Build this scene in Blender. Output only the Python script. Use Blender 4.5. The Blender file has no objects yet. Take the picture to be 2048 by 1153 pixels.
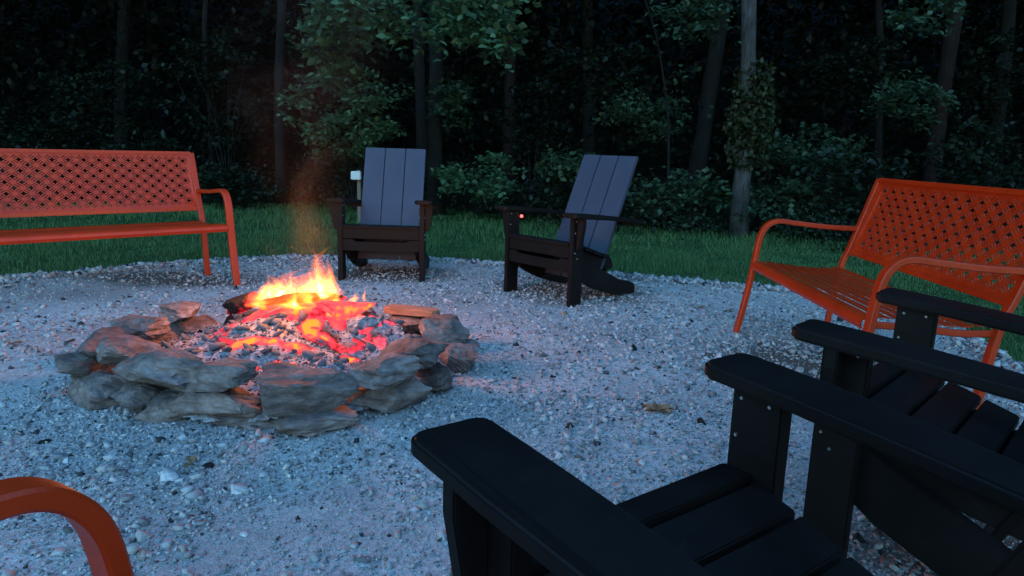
import bpy, bmesh, math, random
import numpy as np
from mathutils import Vector, Matrix, Euler, geometry

random.seed(7)
rng = np.random.default_rng(11)
R = math.radians
sc = bpy.context.scene
COL = sc.collection

# ------------------------------------------------------------------ camera
cam_d = bpy.data.cameras.new('camera')
cam = bpy.data.objects.new('camera', cam_d)
COL.objects.link(cam)
cam_d.sensor_width = 36.0
cam_d.lens = 1406.0 / 2048.0 * 36.0
cam_d.clip_start = 0.02
cam_d.clip_end = 400
cam.matrix_world = Matrix.Translation((0, 0, 0.942)) @ Matrix.Rotation(R(90 - 11.26), 4, 'X') @ Matrix.Rotation(R(1.76), 4, 'Z')
sc.camera = cam

# ------------------------------------------------------------------ dusk sky, faint sun below the trees
SUN_EL, SUN_ROT = R(1.5), R(15)
world = bpy.data.worlds.new('World')
sc.world = world
world.use_nodes = True
nt = world.node_tree
bg = nt.nodes['Background']
sky = nt.nodes.new('ShaderNodeTexSky')
sky.sky_type = 'NISHITA'
sky.sun_disc = False
sky.sun_elevation = SUN_EL
sky.sun_rotation = SUN_ROT
sky.altitude = 200
sky.air_density = 1.2
sky.dust_density = 0.4
sky.ozone_density = 2.6
tint = nt.nodes.new('ShaderNodeMix'); tint.data_type = 'RGBA'; tint.blend_type = 'MULTIPLY'   # the camera's cool white balance at dusk
tint.inputs[0].default_value = 1.0; tint.inputs[7].default_value = (0.68, 1.0, 1.12, 1)
nt.links.new(sky.outputs[0], tint.inputs[6]); nt.links.new(tint.outputs[2], bg.inputs[0])
bg.inputs[1].default_value = 0.15
sun_d = bpy.data.lights.new('sun', 'SUN')
sun_d.energy = 0.01
sun_d.angle = R(20)
sun_d.color = (0.75, 0.85, 1.0)
sun = bpy.data.objects.new('sun', sun_d)
COL.objects.link(sun)
sun.rotation_euler = (R(55), 0, R(-20))
# the campfire's own light
fire_d = bpy.data.lights.new('fire_light', 'POINT')
fire_d.energy = 2.5
fire_d.shadow_soft_size = 0.16
fire_d.color = (1.0, 0.27, 0.07)
fire_l = bpy.data.objects.new('fire_light', fire_d)
COL.objects.link(fire_l)
fire_l.location = (-0.93, 3.05, 0.50)

sc.view_settings.view_transform = 'Standard'
sc.view_settings.look = 'None'
sc.view_settings.gamma = 1
sc.view_settings.exposure = 4.38
sc.view_settings.use_curve_mapping = False
sc.cycles.volume_step_rate = 1.0
sc.cycles.volume_bounces = 0
sc.cycles.max_bounces = 6
sc.cycles.sample_clamp_indirect = 3.0

# ------------------------------------------------------------------ noise helpers
def _hash(ix, iy, s):
    n = (ix.astype(np.int64) * 374761393 + iy.astype(np.int64) * 668265263 + s * 974711) & 0x7fffffff
    n = ((n ^ (n >> 13)) * 1274126177) & 0x7fffffff
    return ((n ^ (n >> 16)) & 0xffff) / 65535.0
def vnoise(x, y, s=0):
    x = np.asarray(x, float); y = np.asarray(y, float)
    ix = np.floor(x); iy = np.floor(y)
    fx = x - ix; fy = y - iy
    fx = fx * fx * (3 - 2 * fx); fy = fy * fy * (3 - 2 * fy)
    a = _hash(ix, iy, s); b = _hash(ix + 1, iy, s); c = _hash(ix, iy + 1, s); d = _hash(ix + 1, iy + 1, s)
    return (a + (b - a) * fx) * (1 - fy) + (c + (d - c) * fx) * fy - 0.5
def fbm(x, y, s=0, o=4):
    r = 0; a = 1.0
    for k in range(o):
        r = r + a * vnoise(x * 2 ** k + 13.7 * k, y * 2 ** k - 7.1 * k, s + k); a *= 0.5
    return r

# ------------------------------------------------------------------ material helpers
def mat(name, color=(0.5, 0.5, 0.5), rough=0.6, metal=0.0, spec=0.5):
    m = bpy.data.materials.new(name)
    m.use_nodes = True
    b = m.node_tree.nodes['Principled BSDF']
    b.inputs['Base Color'].default_value = (*color, 1)
    b.inputs['Roughness'].default_value = rough
    b.inputs['Metallic'].default_value = metal
    b.inputs['Specular IOR Level'].default_value = spec
    return m
def N(m, t, **k):
    n = m.node_tree.nodes.new(t)
    for a, v in k.items():
        if a in n.inputs.keys() if hasattr(n.inputs, 'keys') else False:
            n.inputs[a].default_value = v
        else:
            setattr(n, a, v)
    return n
def L(m, a, b):
    m.node_tree.links.new(a, b)
def coords(m, scale=(1, 1, 1), src='Object'):
    t = N(m, 'ShaderNodeTexCoord'); mp = N(m, 'ShaderNodeMapping')
    mp.inputs['Scale'].default_value = scale
    L(m, t.outputs[src], mp.inputs['Vector'])
    return mp.outputs[0]
def noise(m, vec, scale, detail=4, rough=0.6):
    n = N(m, 'ShaderNodeTexNoise')
    n.inputs['Scale'].default_value = scale
    n.inputs['Detail'].default_value = detail
    n.inputs['Roughness'].default_value = rough
    L(m, vec, n.inputs['Vector'])
    return n
def ramp(m, fac, stops):
    r = N(m, 'ShaderNodeValToRGB')
    while len(r.color_ramp.elements) < len(stops):
        r.color_ramp.elements.new(0.5)
    for e, (p, c) in zip(r.color_ramp.elements, stops):
        e.position = p; e.color = (*c, 1) if len(c) == 3 else c
    L(m, fac, r.inputs[0])
    return r.outputs[0]
def mix(m, fac, a, b, blend='MIX'):
    n = N(m, 'ShaderNodeMix', data_type='RGBA', blend_type=blend)
    for i, v in ((0, fac), (6, a), (7, b)):
        if isinstance(v, (int, float)): n.inputs[i].default_value = v
        elif isinstance(v, tuple): n.inputs[i].default_value = (*v, 1)
        else: L(m, v, n.inputs[i])
    return n.outputs[2]
def bump(m, height, strength=0.4, dist=0.01):
    b = N(m, 'ShaderNodeBump')
    b.inputs['Strength'].default_value = strength
    b.inputs['Distance'].default_value = dist
    L(m, height, b.inputs['Height'])
    P = m.node_tree.nodes['Principled BSDF']
    L(m, b.outputs[0], P.inputs['Normal'])
    return b
def P(m): return m.node_tree.nodes['Principled BSDF']

# ------------------------------------------------------------------ object helpers
def tag(o, label=None, cat=None, group=None, kind=None):
    if label: o['label'] = label
    if cat: o['category'] = cat
    if group: o['group'] = group
    if kind: o['kind'] = kind
    return o
def empty(name, loc=(0, 0, 0), rz=0.0):
    o = bpy.data.objects.new(name, None)
    COL.objects.link(o)
    o.location = loc; o.rotation_euler = (0, 0, rz)
    o.empty_display_size = 0.1
    return o
def link(name, me, m=None, parent=None, smooth=False):
    if m is not None and len(me.materials) == 0: me.materials.append(m)
    o = bpy.data.objects.new(name, me)
    COL.objects.link(o)
    if parent is not None: o.parent = parent
    if smooth: me.polygons.foreach_set('use_smooth', [True] * len(me.polygons))
    return o
def from_np(name, V, F, k):
    """V (n,3); F (m,k) index array -> mesh"""
    me = bpy.data.meshes.new(name)
    V = np.asarray(V, np.float32); F = np.asarray(F, np.int32)
    me.vertices.add(len(V)); me.vertices.foreach_set('co', V.ravel())
    me.loops.add(F.size); me.loops.foreach_set('vertex_index', F.ravel())
    me.polygons.add(len(F)); me.polygons.foreach_set('loop_start', np.arange(0, F.size, k, dtype=np.int32))
    me.update(calc_edges=True)
    return me
def from_bm(name, bm):
    bmesh.ops.recalc_face_normals(bm, faces=bm.faces)
    me = bpy.data.meshes.new(name); bm.to_mesh(me); bm.free()
    return me
def copy_tree(o, parent=None):
    c = o.copy(); COL.objects.link(c)
    if parent is not None: c.parent = parent
    for ch in list(o.children): copy_tree(ch, c)
    return c
def prism(poly, h0, h1, axis='z', bev=0.003, seg=2):
    """extrude a 2-D outline; axis = extrusion axis. axis z: (x,y); x: (y,z); y: (x,z)"""
    bm = bmesh.new()
    def p(a, b, h): return {'z': (a, b, h), 'x': (h, a, b), 'y': (a, h, b)}[axis]
    lo = [bm.verts.new(p(a, b, h0)) for a, b in poly]
    hi = [bm.verts.new(p(a, b, h1)) for a, b in poly]
    bm.faces.new(lo[::-1]); bm.faces.new(hi)
    n = len(poly)
    for i in range(n): bm.faces.new((lo[i], lo[(i + 1) % n], hi[(i + 1) % n], hi[i]))
    if bev:
        bmesh.ops.recalc_face_normals(bm, faces=bm.faces)
        es = [e for e in bm.edges if len(e.link_faces) == 2 and e.calc_face_angle(0) > 0.5]
        bmesh.ops.bevel(bm, geom=es, offset=bev, segments=seg, affect='EDGES', clamp_overlap=True)
    return bm
def sweep(path, w, t, nx=(1, 0, 0), bev=0.004, closed_ends=True):
    """rounded-rectangle section along a path lying in the plane perpendicular to nx; w along nx"""
    nx = Vector(nx); pts = [Vector(p) for p in path]
    b = bev
    sec = [(w/2-b, t/2), (w/2, t/2-b), (w/2, -t/2+b), (w/2-b, -t/2), (-w/2+b, -t/2), (-w/2, -t/2+b), (-w/2, t/2-b), (-w/2+b, t/2)]
    bm = bmesh.new(); rings = []
    for i, p in enumerate(pts):
        d = (pts[min(i+1, len(pts)-1)] - pts[max(i-1, 0)]).normalized()
        n = nx.cross(d).normalized()
        rings.append([bm.verts.new(p + nx * a + n * c) for a, c in sec])
    for r0, r1 in zip(rings, rings[1:]):
        for j in range(8): bm.faces.new((r0[j], r0[(j+1) % 8], r1[(j+1) % 8], r1[j]))
    bm.faces.new(rings[0][::-1]); bm.faces.new(rings[-1])
    return bm
def smooth_path(ctrl, n=8):
    """Catmull-Rom through control points"""
    c = [np.array(p, float) for p in ctrl]
    c = [2*c[0]-c[1]] + c + [2*c[-1]-c[-2]]
    out = []
    for i in range(1, len(c)-2):
        for k in range(n):
            t = k / n
            out.append(tuple(0.5*((2*c[i]) + (-c[i-1]+c[i+1])*t + (2*c[i-1]-5*c[i]+4*c[i+1]-c[i+2])*t*t + (-c[i-1]+3*c[i]-3*c[i+1]+c[i+2])*t**3)))
    out.append(tuple(c[-2]))
    return out
def tube_bm(path, radii, sides=8, bm=None):
    bm = bm or bmesh.new(); pts = [Vector(p) for p in path]; rings = []
    up = Vector((0.13, 0.2, 1)).normalized()
    for i, p in enumerate(pts):
        d = (pts[min(i+1, len(pts)-1)] - pts[max(i-1, 0)]).normalized()
        a = d.cross(Vector((0.31, 1, 0.07))).normalized(); b = d.cross(a).normalized()
        r = radii[i] if hasattr(radii, '__len__') else radii
        rings.append([bm.verts.new(p + a*r*math.cos(2*math.pi*j/sides) + b*r*math.sin(2*math.pi*j/sides)) for j in range(sides)])
    for r0, r1 in zip(rings, rings[1:]):
        for j in range(sides): bm.faces.new((r0[j], r0[(j+1) % sides], r1[(j+1) % sides], r1[j]))
    bm.faces.new(rings[0][::-1]); bm.faces.new(rings[-1])
    return bm

# ------------------------------------------------------------------ materials
M = {}
# gravel sheet: compacted fines
m = M['gravel'] = mat('gravel_fines', rough=0.9, spec=0.25)
v = coords(m)
vo = N(m, 'ShaderNodeTexVoronoi'); vo.inputs['Scale'].default_value = 75; L(m, v, vo.inputs['Vector'])
vo2 = N(m, 'ShaderNodeTexVoronoi'); vo2.inputs['Scale'].default_value = 190; L(m, v, vo2.inputs['Vector'])
big = noise(m, v, 1.6, 5); fine = noise(m, v, 60, 5, 0.75)
c1 = ramp(m, vo.outputs['Color'], [(0.0, (0.17, 0.175, 0.18)), (0.45, (0.38, 0.385, 0.385)), (1.0, (0.62, 0.62, 0.61))])
c2 = ramp(m, fine.outputs[0], [(0.32, (0.13, 0.13, 0.135)), (0.5, (0.38, 0.385, 0.385)), (0.75, (0.56, 0.56, 0.55))])
c3 = mix(m, 0.55, c1, c2)
c4 = mix(m, ramp(m, big.outputs[0], [(0.38, (0, 0, 0)), (0.62, (1, 1, 1))]), c3, (0.20, 0.20, 0.20), 'MIX')
c4 = mix(m, 0.6, c3, c4)
# brown earth mixed with painted-in shade, under the chairs and by the benches
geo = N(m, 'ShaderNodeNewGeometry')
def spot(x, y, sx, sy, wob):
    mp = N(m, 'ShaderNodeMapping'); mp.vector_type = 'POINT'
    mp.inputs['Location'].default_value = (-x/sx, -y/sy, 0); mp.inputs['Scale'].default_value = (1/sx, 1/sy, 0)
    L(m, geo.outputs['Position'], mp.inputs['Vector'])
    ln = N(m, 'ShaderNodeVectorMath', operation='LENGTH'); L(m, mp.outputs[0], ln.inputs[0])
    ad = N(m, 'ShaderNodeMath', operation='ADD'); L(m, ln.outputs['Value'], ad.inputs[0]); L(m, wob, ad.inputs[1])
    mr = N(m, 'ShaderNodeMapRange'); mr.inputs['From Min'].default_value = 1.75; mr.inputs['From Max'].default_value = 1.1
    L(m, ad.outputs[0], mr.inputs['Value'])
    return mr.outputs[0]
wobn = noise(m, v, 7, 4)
dirt_shade = None
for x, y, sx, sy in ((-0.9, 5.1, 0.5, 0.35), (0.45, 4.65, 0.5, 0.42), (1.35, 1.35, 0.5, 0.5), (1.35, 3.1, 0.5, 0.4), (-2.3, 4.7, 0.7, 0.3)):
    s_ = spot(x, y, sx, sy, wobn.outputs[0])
    if dirt_shade is None: dirt_shade = s_
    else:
        mx = N(m, 'ShaderNodeMath', operation='MAXIMUM'); L(m, dirt_shade, mx.inputs[0]); L(m, s_, mx.inputs[1]); dirt_shade = mx.outputs[0]
dm = N(m, 'ShaderNodeMath', operation='MULTIPLY'); L(m, dirt_shade, dm.inputs[0]); dm.inputs[1].default_value = 0.9
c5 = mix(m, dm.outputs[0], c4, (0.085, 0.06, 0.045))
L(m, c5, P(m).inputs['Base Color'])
hh = mix(m, 0.5, vo.outputs['Distance'], vo2.outputs['Distance'])
hh = mix(m, 0.35, hh, fine.outputs[0])
bump(m, hh, 0.9, 0.012)

def stone_mat(name, stops, bs=0.5, scale=40):
    m = mat(name, rough=0.9, spec=0.25)
    g = N(m, 'ShaderNodeNewGeometry'); v = coords(m)
    n = noise(m, v, scale, 4, 0.7)
    c = ramp(m, g.outputs['Random Per Island'], stops)
    c = mix(m, 0.5, c, ramp(m, n.outputs[0], [(0.3, (0.35, 0.35, 0.35)), (0.7, (1, 1, 1))]), 'MULTIPLY')
    L(m, c, P(m).inputs['Base Color']); bump(m, n.outputs[0], bs, 0.003)
    return m
M['pebble'] = stone_mat('gravel_chips', [(0.02, (0.03, 0.03, 0.03)), (0.09, (0.16, 0.165, 0.17)), (0.5, (0.34, 0.345, 0.35)), (0.85, (0.45, 0.45, 0.445)), (0.93, (0.32, 0.28, 0.25)), (1.0, (0.58, 0.58, 0.57))])

def rock_mat(name, a, b, c):
    m = mat(name, rough=0.88, spec=0.25)
    v = coords(m, (1, 1, 2.0)); n1 = noise(m, v, 7, 8, 0.65); n2 = noise(m, v, 34, 6, 0.7)
    oi = N(m, 'ShaderNodeObjectInfo')
    col = ramp(m, n1.outputs[0], [(0.3, a), (0.5, b), (0.72, c)])
    hv = N(m, 'ShaderNodeHueSaturation')
    mr = N(m, 'ShaderNodeMapRange'); mr.inputs['To Min'].default_value = 0.75; mr.inputs['To Max'].default_value = 1.3
    L(m, oi.outputs['Random'], mr.inputs['Value']); L(m, mr.outputs[0], hv.inputs['Value']); L(m, col, hv.inputs['Color'])
    col = mix(m, 0.6, hv.outputs[0], ramp(m, n2.outputs[0], [(0.35, (0.4, 0.38, 0.36)), (0.6, (1, 1, 1))]), 'MULTIPLY')
    L(m, col, P(m).inputs['Base Color'])
    bump(m, mix(m, 0.4, n1.outputs[0], n2.outputs[0]), 0.9, 0.02)
    return m
M['rock'] = rock_mat('ring_sandstone', (0.055, 0.041, 0.038), (0.140, 0.112, 0.105), (0.28, 0.238, 0.225))

m = M['orange'] = mat('orange_powder_coat', (0.62, 0.075, 0.02), 0.4, 0, 0.32)
v = coords(m); n = noise(m, v, 220, 2); n2 = noise(m, v, 9, 5)
L(m, ramp(m, n2.outputs[0], [(0.3, (0.33, 0.020, 0.0018)), (0.7, (0.42, 0.029, 0.0025))]), P(m).inputs['Base Color'])
grime = noise(m, v, 60, 6, 0.8)
L(m, mix(m, ramp(m, grime.outputs[0], [(0.62, (0, 0, 0)), (0.72, (0.6, 0.6, 0.6))]), P(m).inputs['Base Color'].links[0].from_socket, (0.06, 0.03, 0.02)), P(m).inputs['Base Color'])
rr = N(m, 'ShaderNodeMapRange'); rr.inputs['To Min'].default_value = 0.3; rr.inputs['To Max'].default_value = 0.5
L(m, n2.outputs[0], rr.inputs['Value']); L(m, rr.outputs[0], P(m).inputs['Roughness'])
bump(m, n.outputs[0], 0.12, 0.001)

m = M['black'] = mat('black_resin_lumber', (0.012, 0.012, 0.014), 0.5, 0, 0.10)
v = coords(m); n = noise(m, v, 5, 5)
vs = coords(m, (60, 6, 60)); ns = noise(m, vs, 3, 4)
dust = noise(m, v, 38, 6, 0.8)
blk = (ramp(m, n.outputs[0], [(0.3, (0.0050, 0.0038, 0.0038)), (0.75, (0.0100, 0.0078, 0.0076))]))
L(m, mix(m, ramp(m, dust.outputs[0], [(0.60, (0, 0, 0)), (0.85, (0.5, 0.5, 0.5))]), blk, (0.05, 0.048, 0.045)), P(m).inputs['Base Color'])
rr = N(m, 'ShaderNodeMapRange'); rr.inputs['To Min'].default_value = 0.38; rr.inputs['To Max'].default_value = 0.62
L(m, n.outputs[0], rr.inputs['Value']); L(m, rr.outputs[0], P(m).inputs['Roughness'])
bump(m, ns.outputs[0], 0.25, 0.001)
m = M['slat'] = mat('sky_lit_slat_resin', (0.05, 0.05, 0.065), 0.5, 0, 0.4)  # black slats' bluish brightness under the sky painted into the base colour
v = coords(m); n = noise(m, v, 4, 5); vs = coords(m, (60, 6, 60)); ns = noise(m, vs, 3, 4)
L(m, ramp(m, n.outputs[0], [(0.3, (0.020, 0.024, 0.046)), (0.75, (0.032, 0.036, 0.062))]), P(m).inputs['Base Color'])
bump(m, ns.outputs[0], 0.25, 0.001)
M['bolt'] = mat('bolt_steel', (0.55, 0.55, 0.56), 0.3, 1.0)

m = M['soil'] = mat('forest_floor_soil', rough=0.95, spec=0.1)
v = coords(m); n = noise(m, v, 3, 8, 0.7)
L(m, ramp(m, n.outputs[0], [(0.3, (0.005, 0.006, 0.004)), (0.7, (0.014, 0.013, 0.009))]), P(m).inputs['Base Color']); bump(m, n.outputs[0], 0.8, 0.05)
m = M['lawn'] = mat('lawn_soil', rough=0.95, spec=0.1)
v = coords(m); n = noise(m, v, 8, 6, 0.7)
L(m, ramp(m, n.outputs[0], [(0.3, (0.016, 0.034, 0.012)), (0.7, (0.035, 0.075, 0.024))]), P(m).inputs['Base Color']); bump(m, n.outputs[0], 0.8, 0.02)

def leaf_mat(name, a, b, c, transl=0.3):
    m = mat(name, rough=0.55, spec=0.35)
    g = N(m, 'ShaderNodeNewGeometry')
    col = ramp(m, g.outputs['Random Per Island'], [(0.0, a), (0.55, b), (1.0, c)])
    L(m, col, P(m).inputs['Base Color'])
    tr = N(m, 'ShaderNodeBsdfTranslucent'); L(m, col, tr.inputs['Color'])
    ms = N(m, 'ShaderNodeMixShader'); ms.inputs[0].default_value = transl
    L(m, P(m).outputs[0], ms.inputs[1]); L(m, tr.outputs[0], ms.inputs[2])
    L(m, ms.outputs[0], m.node_tree.nodes['Material Output'].inputs['Surface'])
    return m
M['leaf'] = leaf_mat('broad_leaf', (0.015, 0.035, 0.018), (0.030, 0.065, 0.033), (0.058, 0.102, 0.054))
M['leaf_dark'] = leaf_mat('shaded_leaf', (0.004, 0.009, 0.0045), (0.008, 0.017, 0.008), (0.015, 0.028, 0.014))  # darker leaf copy, the wood's shade painted into its colour
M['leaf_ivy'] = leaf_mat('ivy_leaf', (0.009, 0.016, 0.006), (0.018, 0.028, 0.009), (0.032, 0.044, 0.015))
M['woods'] = leaf_mat('woods_leaf', (0.0025, 0.005, 0.0025), (0.005, 0.010, 0.005), (0.009, 0.015, 0.008))  # near-black leaf copy, forest gloom put into the colour
M['leaf_bright'] = leaf_mat('sky_lit_leaf', (0.03, 0.07, 0.034), (0.055, 0.12, 0.058), (0.09, 0.17, 0.085))  # brighter leaf copy, skylight on the foliage painted into its colour
M['grass'] = leaf_mat('grass_blade', (0.026, 0.066, 0.018), (0.050, 0.132, 0.036), (0.10, 0.185, 0.065), 0.25)
M['dead_leaf'] = mat('dead_leaf', (0.20, 0.10, 0.045), 0.7)
def bark(name, a, b):
    m = mat(name, rough=0.9, spec=0.2)
    v = coords(m, (1, 1, 0.22)); n = noise(m, v, 26, 8, 0.7); n2 = noise(m, coords(m), 3, 4)
    col = ramp(m, n.outputs[0], [(0.35, a), (0.65, b)])
    col = mix(m, 0.6, col, ramp(m, n2.outputs[0], [(0.35, (0.35, 0.38, 0.33)), (0.65, (1, 1, 1))]), 'MULTIPLY')
    L(m, col, P(m).inputs['Base Color']); bump(m, n.outputs[0], 1.0, 0.03)
    return m
M['bark_pale'] = bark('pale_bark', (0.024, 0.024, 0.025), (0.08, 0.08, 0.083))
M['bark'] = bark('brown_bark', (0.005, 0.0045, 0.004), (0.014, 0.013, 0.012))
M['bark_red'] = bark('reddish_bark', (0.008, 0.004, 0.0035), (0.022, 0.011, 0.009))
M['twig'] = mat('dark_twig', (0.012, 0.011, 0.009), 0.9)
M['sign'] = mat('white_painted_metal', (0.5, 0.52, 0.52), 0.5)
M['post'] = mat('weathered_post', (0.14, 0.10, 0.07), 0.8)

# ash with glowing seams (the glow is stored where the fire burns)
def ember_mat(name, ash_a, ash_b, gain, use_attr=True):
    m = mat(name, rough=0.95, spec=0.1)
    v = coords(m, src='Object'); n1 = noise(m, v, 45, 6, 0.7); n2 = noise(m, v, 14, 5, 0.65)
    at = N(m, 'ShaderNodeAttribute'); at.attribute_name = 'glow'
    bare = ramp(m, at.outputs['Fac'], [(0.15, (0, 0, 0)), (0.45, (1, 1, 1))])     # ash burns off where the coals glow, leaving black char
    L(m, mix(m, bare, ramp(m, n1.outputs[0], [(0.3, ash_a), (0.7, ash_b)]), (0.018, 0.016, 0.016)), P(m).inputs['Base Color'])
    bump(m, n1.outputs[0], 0.9, 0.01)
    ml = N(m, 'ShaderNodeMath', operation='MULTIPLY_ADD')
    L(m, n2.outputs[0], ml.inputs[0]); ml.inputs[1].default_value = 1.5; ml.inputs[2].default_value = -0.78
    ad = N(m, 'ShaderNodeMath', operation='ADD'); L(m, at.outputs['Fac'], ad.inputs[0]); L(m, ml.outputs[0], ad.inputs[1])
    gate = N(m, 'ShaderNodeMath', operation='GREATER_THAN'); L(m, at.outputs['Fac'], gate.inputs[0]); gate.inputs[1].default_value = 0.06
    mu = N(m, 'ShaderNodeMath', operation='MULTIPLY'); L(m, ad.outputs[0], mu.inputs[0]); L(m, gate.outputs[0], mu.inputs[1])
    col = ramp(m, mu.outputs[0], [(0.22, (0, 0, 0)), (0.34, (0.22, 0.003, 0.008)), (0.46, (0.8, 0.020, 0.040)), (0.62, (1.0, 0.04, 0.035)), (0.78, (1.0, 0.15, 0.010))])
    L(m, col, P(m).inputs['Emission Color']); P(m).inputs['Emission Strength'].default_value = gain
    return m
M['ash'] = ember_mat('ash_over_embers', (0.05, 0.05, 0.053), (0.42, 0.42, 0.445), 0.15)
M['coal'] = ember_mat('ash_coated_coal', (0.025, 0.025, 0.028), (0.36, 0.36, 0.385), 0.15)
M['char'] = ember_mat('charred_wood', (0.006, 0.005, 0.005), (0.03, 0.026, 0.024), 0.11)
m = M['wood'] = mat('split_firewood', rough=0.85)
v = coords(m, (3, 30, 30)); n = noise(m, v, 3, 5)
L(m, ramp(m, n.outputs[0], [(0.3, (0.10, 0.05, 0.03)), (0.7, (0.33, 0.18, 0.11))]), P(m).inputs['Base Color']); bump(m, n.outputs[0], 0.6, 0.004)
def flame_mat(name, color, strength):
    m = bpy.data.materials.new(name); m.use_nodes = True
    t = m.node_tree; t.nodes.clear()
    out = t.nodes.new('ShaderNodeOutputMaterial'); e = t.nodes.new('ShaderNodeEmission')
    e.inputs[0].default_value = (*color, 1); e.inputs[1].default_value = strength
    t.links.new(e.outputs[0], out.inputs['Volume'])
    return m
M['flame'] = flame_mat('flame_gas', (1.0, 0.18, 0.015), 1.8)
M['flame_mid'] = flame_mat('flame_gas_bright', (1.0, 0.40, 0.045), 2.2)
M['flame_core'] = flame_mat('flame_gas_hot', (1.0, 0.75, 0.25), 6)

# ------------------------------------------------------------------ ground
def ground_h(x, y):
    return 0.010 * fbm(x * 1.3, y * 1.3, 3, 3) + 0.006 * fbm(x * 9, y * 9, 5, 3)
me = bpy.data.meshes.new('ground')
bm = bmesh.new()
xs = np.linspace(-90, 90, 61); ys = np.linspace(-60, 120, 61)
vs_ = [[bm.verts.new((x, y, -0.03 + (0.0 if y < 8 else 0) + max(0.0, (y - 22)) ** 1.25 * 0.42 * (1 + 0.3 * float(fbm(x * 0.05, y * 0.05, 9)))
        + (max(0.0, abs(x) - 26)) ** 1.2 * 0.15 * (1 if y > 0 else 0))) for x in xs] for y in ys]
for j in range(60):
    for i in range(60): bm.faces.new((vs_[j][i], vs_[j][i+1], vs_[j+1][i+1], vs_[j+1][i]))
tag(link('ground', from_bm('ground', bm), M['soil'], smooth=True), kind='structure')

# gravel boundary (a rounded clearing) as polar radius about the fire
GC = (0.25, 2.2)
_bp = [(-3.6, 4.2), (-3.34, 4.48), (-2.91, 4.88), (-2.17, 5.52), (-1.36, 5.79), (-0.61, 5.8), (-0.1, 5.69), (0.5, 5.48), (1.03, 5.22), (1.5, 5.08), (2.04, 4.95), (2.45, 4.6), (2.5, 3.7), (2.35, 3.2), (2.8, 2.3), (3.4, 0.5), (2.8, -1.5), (0, -2.6), (-2.6, -1.8), (-4.2, 0.0), (-4.5, 2.4)]
_ang = np.array([math.atan2(y - GC[1], x - GC[0]) for x, y in _bp]); _rad = np.array([math.hypot(x - GC[0], y - GC[1]) for x, y in _bp])
_o = np.argsort(_ang); _ang = _ang[_o]; _rad = _rad[_o]
def grav_r(a):
    r = np.interp(a, _ang, _rad, period=2 * math.pi)
    return r + 0.05 * vnoise(np.asarray(a) * 14, np.zeros_like(a), 4) + 0.03 * vnoise(np.asarray(a) * 50, np.zeros_like(a), 5)
def in_gravel(x, y, margin=0.0):
    a = np.arctan2(y - GC[1], x - GC[0]); return np.hypot(x - GC[0], y - GC[1]) < grav_r(a) - margin
# gravel bed sheet: polar grid
na, nr = 300, 150
A = np.linspace(-math.pi, math.pi, na, endpoint=False); T = np.linspace(0, 1, nr) ** 0.8
AA, TT = np.meshgrid(A, T)
RR = TT * grav_r(AA)
X = GC[0] + RR * np.cos(AA); Y = GC[1] + RR * np.sin(AA)
Z = 0.004 + ground_h(X, Y) * np.clip((1 - TT) * 20, 0, 1) - 0.0
V = np.stack([X, Y, Z], -1).reshape(-1, 3)
I = np.arange(na * nr).reshape(nr, na)
F = np.stack([I[:-1], np.roll(I, -1, 1)[:-1], np.roll(I, -1, 1)[1:], I[1:]], -1).reshape(-1, 4)[:, ::-1]
F = F[:, ::-1]
me = from_np('gravel_bed', V, F, 4)
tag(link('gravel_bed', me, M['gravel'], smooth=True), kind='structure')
# lawn sheet just above the ground
def forest_y(x):
    return np.interp(x, [-12, -6, -3.8, -3.1, -1, -0.2, 1.3, 2.7, 3.3, 5, 12], [8.6, 9.4, 10.0, 10.8, 9.9, 9.4, 8.3, 8.4, 7.4, 7.0, 6.5])
bm = bmesh.new()
xs = np.linspace(-14, 14, 71); rows = []
for t in np.linspace(0, 1, 40):
    rows.append([bm.verts.new((x, -8 + (forest_y(x) + 1.0 + 8) * t, -0.022 + 0.012 * float(fbm(x * 0.8, t * 9, 21)))) for x in xs])
for r0, r1 in zip(rows, rows[1:]):
    for i in range(70): bm.faces.new((r0[i], r0[i+1], r1[i+1], r1[i]))
tag(link('lawn', from_bm('lawn', bm), M['lawn'], smooth=True), kind='structure')

# ------------------------------------------------------------------ loose gravel chips
def rock_templates(n, sub, flat=(0.45, 0.8), jit=0.22, seed=0):
    r = np.random.default_rng(seed); out = []
    for k in range(n):
        bm = bmesh.new(); bmesh.ops.create_icosphere(bm, subdivisions=sub, radius=1.0)
        V = np.array([v.co[:] for v in bm.verts]); F = np.array([[v.index for v in f.verts] for f in bm.faces]); bm.free()
        for q in range(3):       # chop with random planes so faces go flat and angular
            d = r.normal(size=3); d /= np.linalg.norm(d); h = r.uniform(0.35, 0.75)
            s = V @ d; V = V - np.outer(np.maximum(s - h, 0), d)
        V *= 1 + r.uniform(-jit, jit, (len(V), 1))
        V *= np.array([1, r.uniform(0.6, 0.9), r.uniform(*flat)])
        out.append((V, F))
    return out
RT = rock_templates(10, 1, seed=5)
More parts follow.
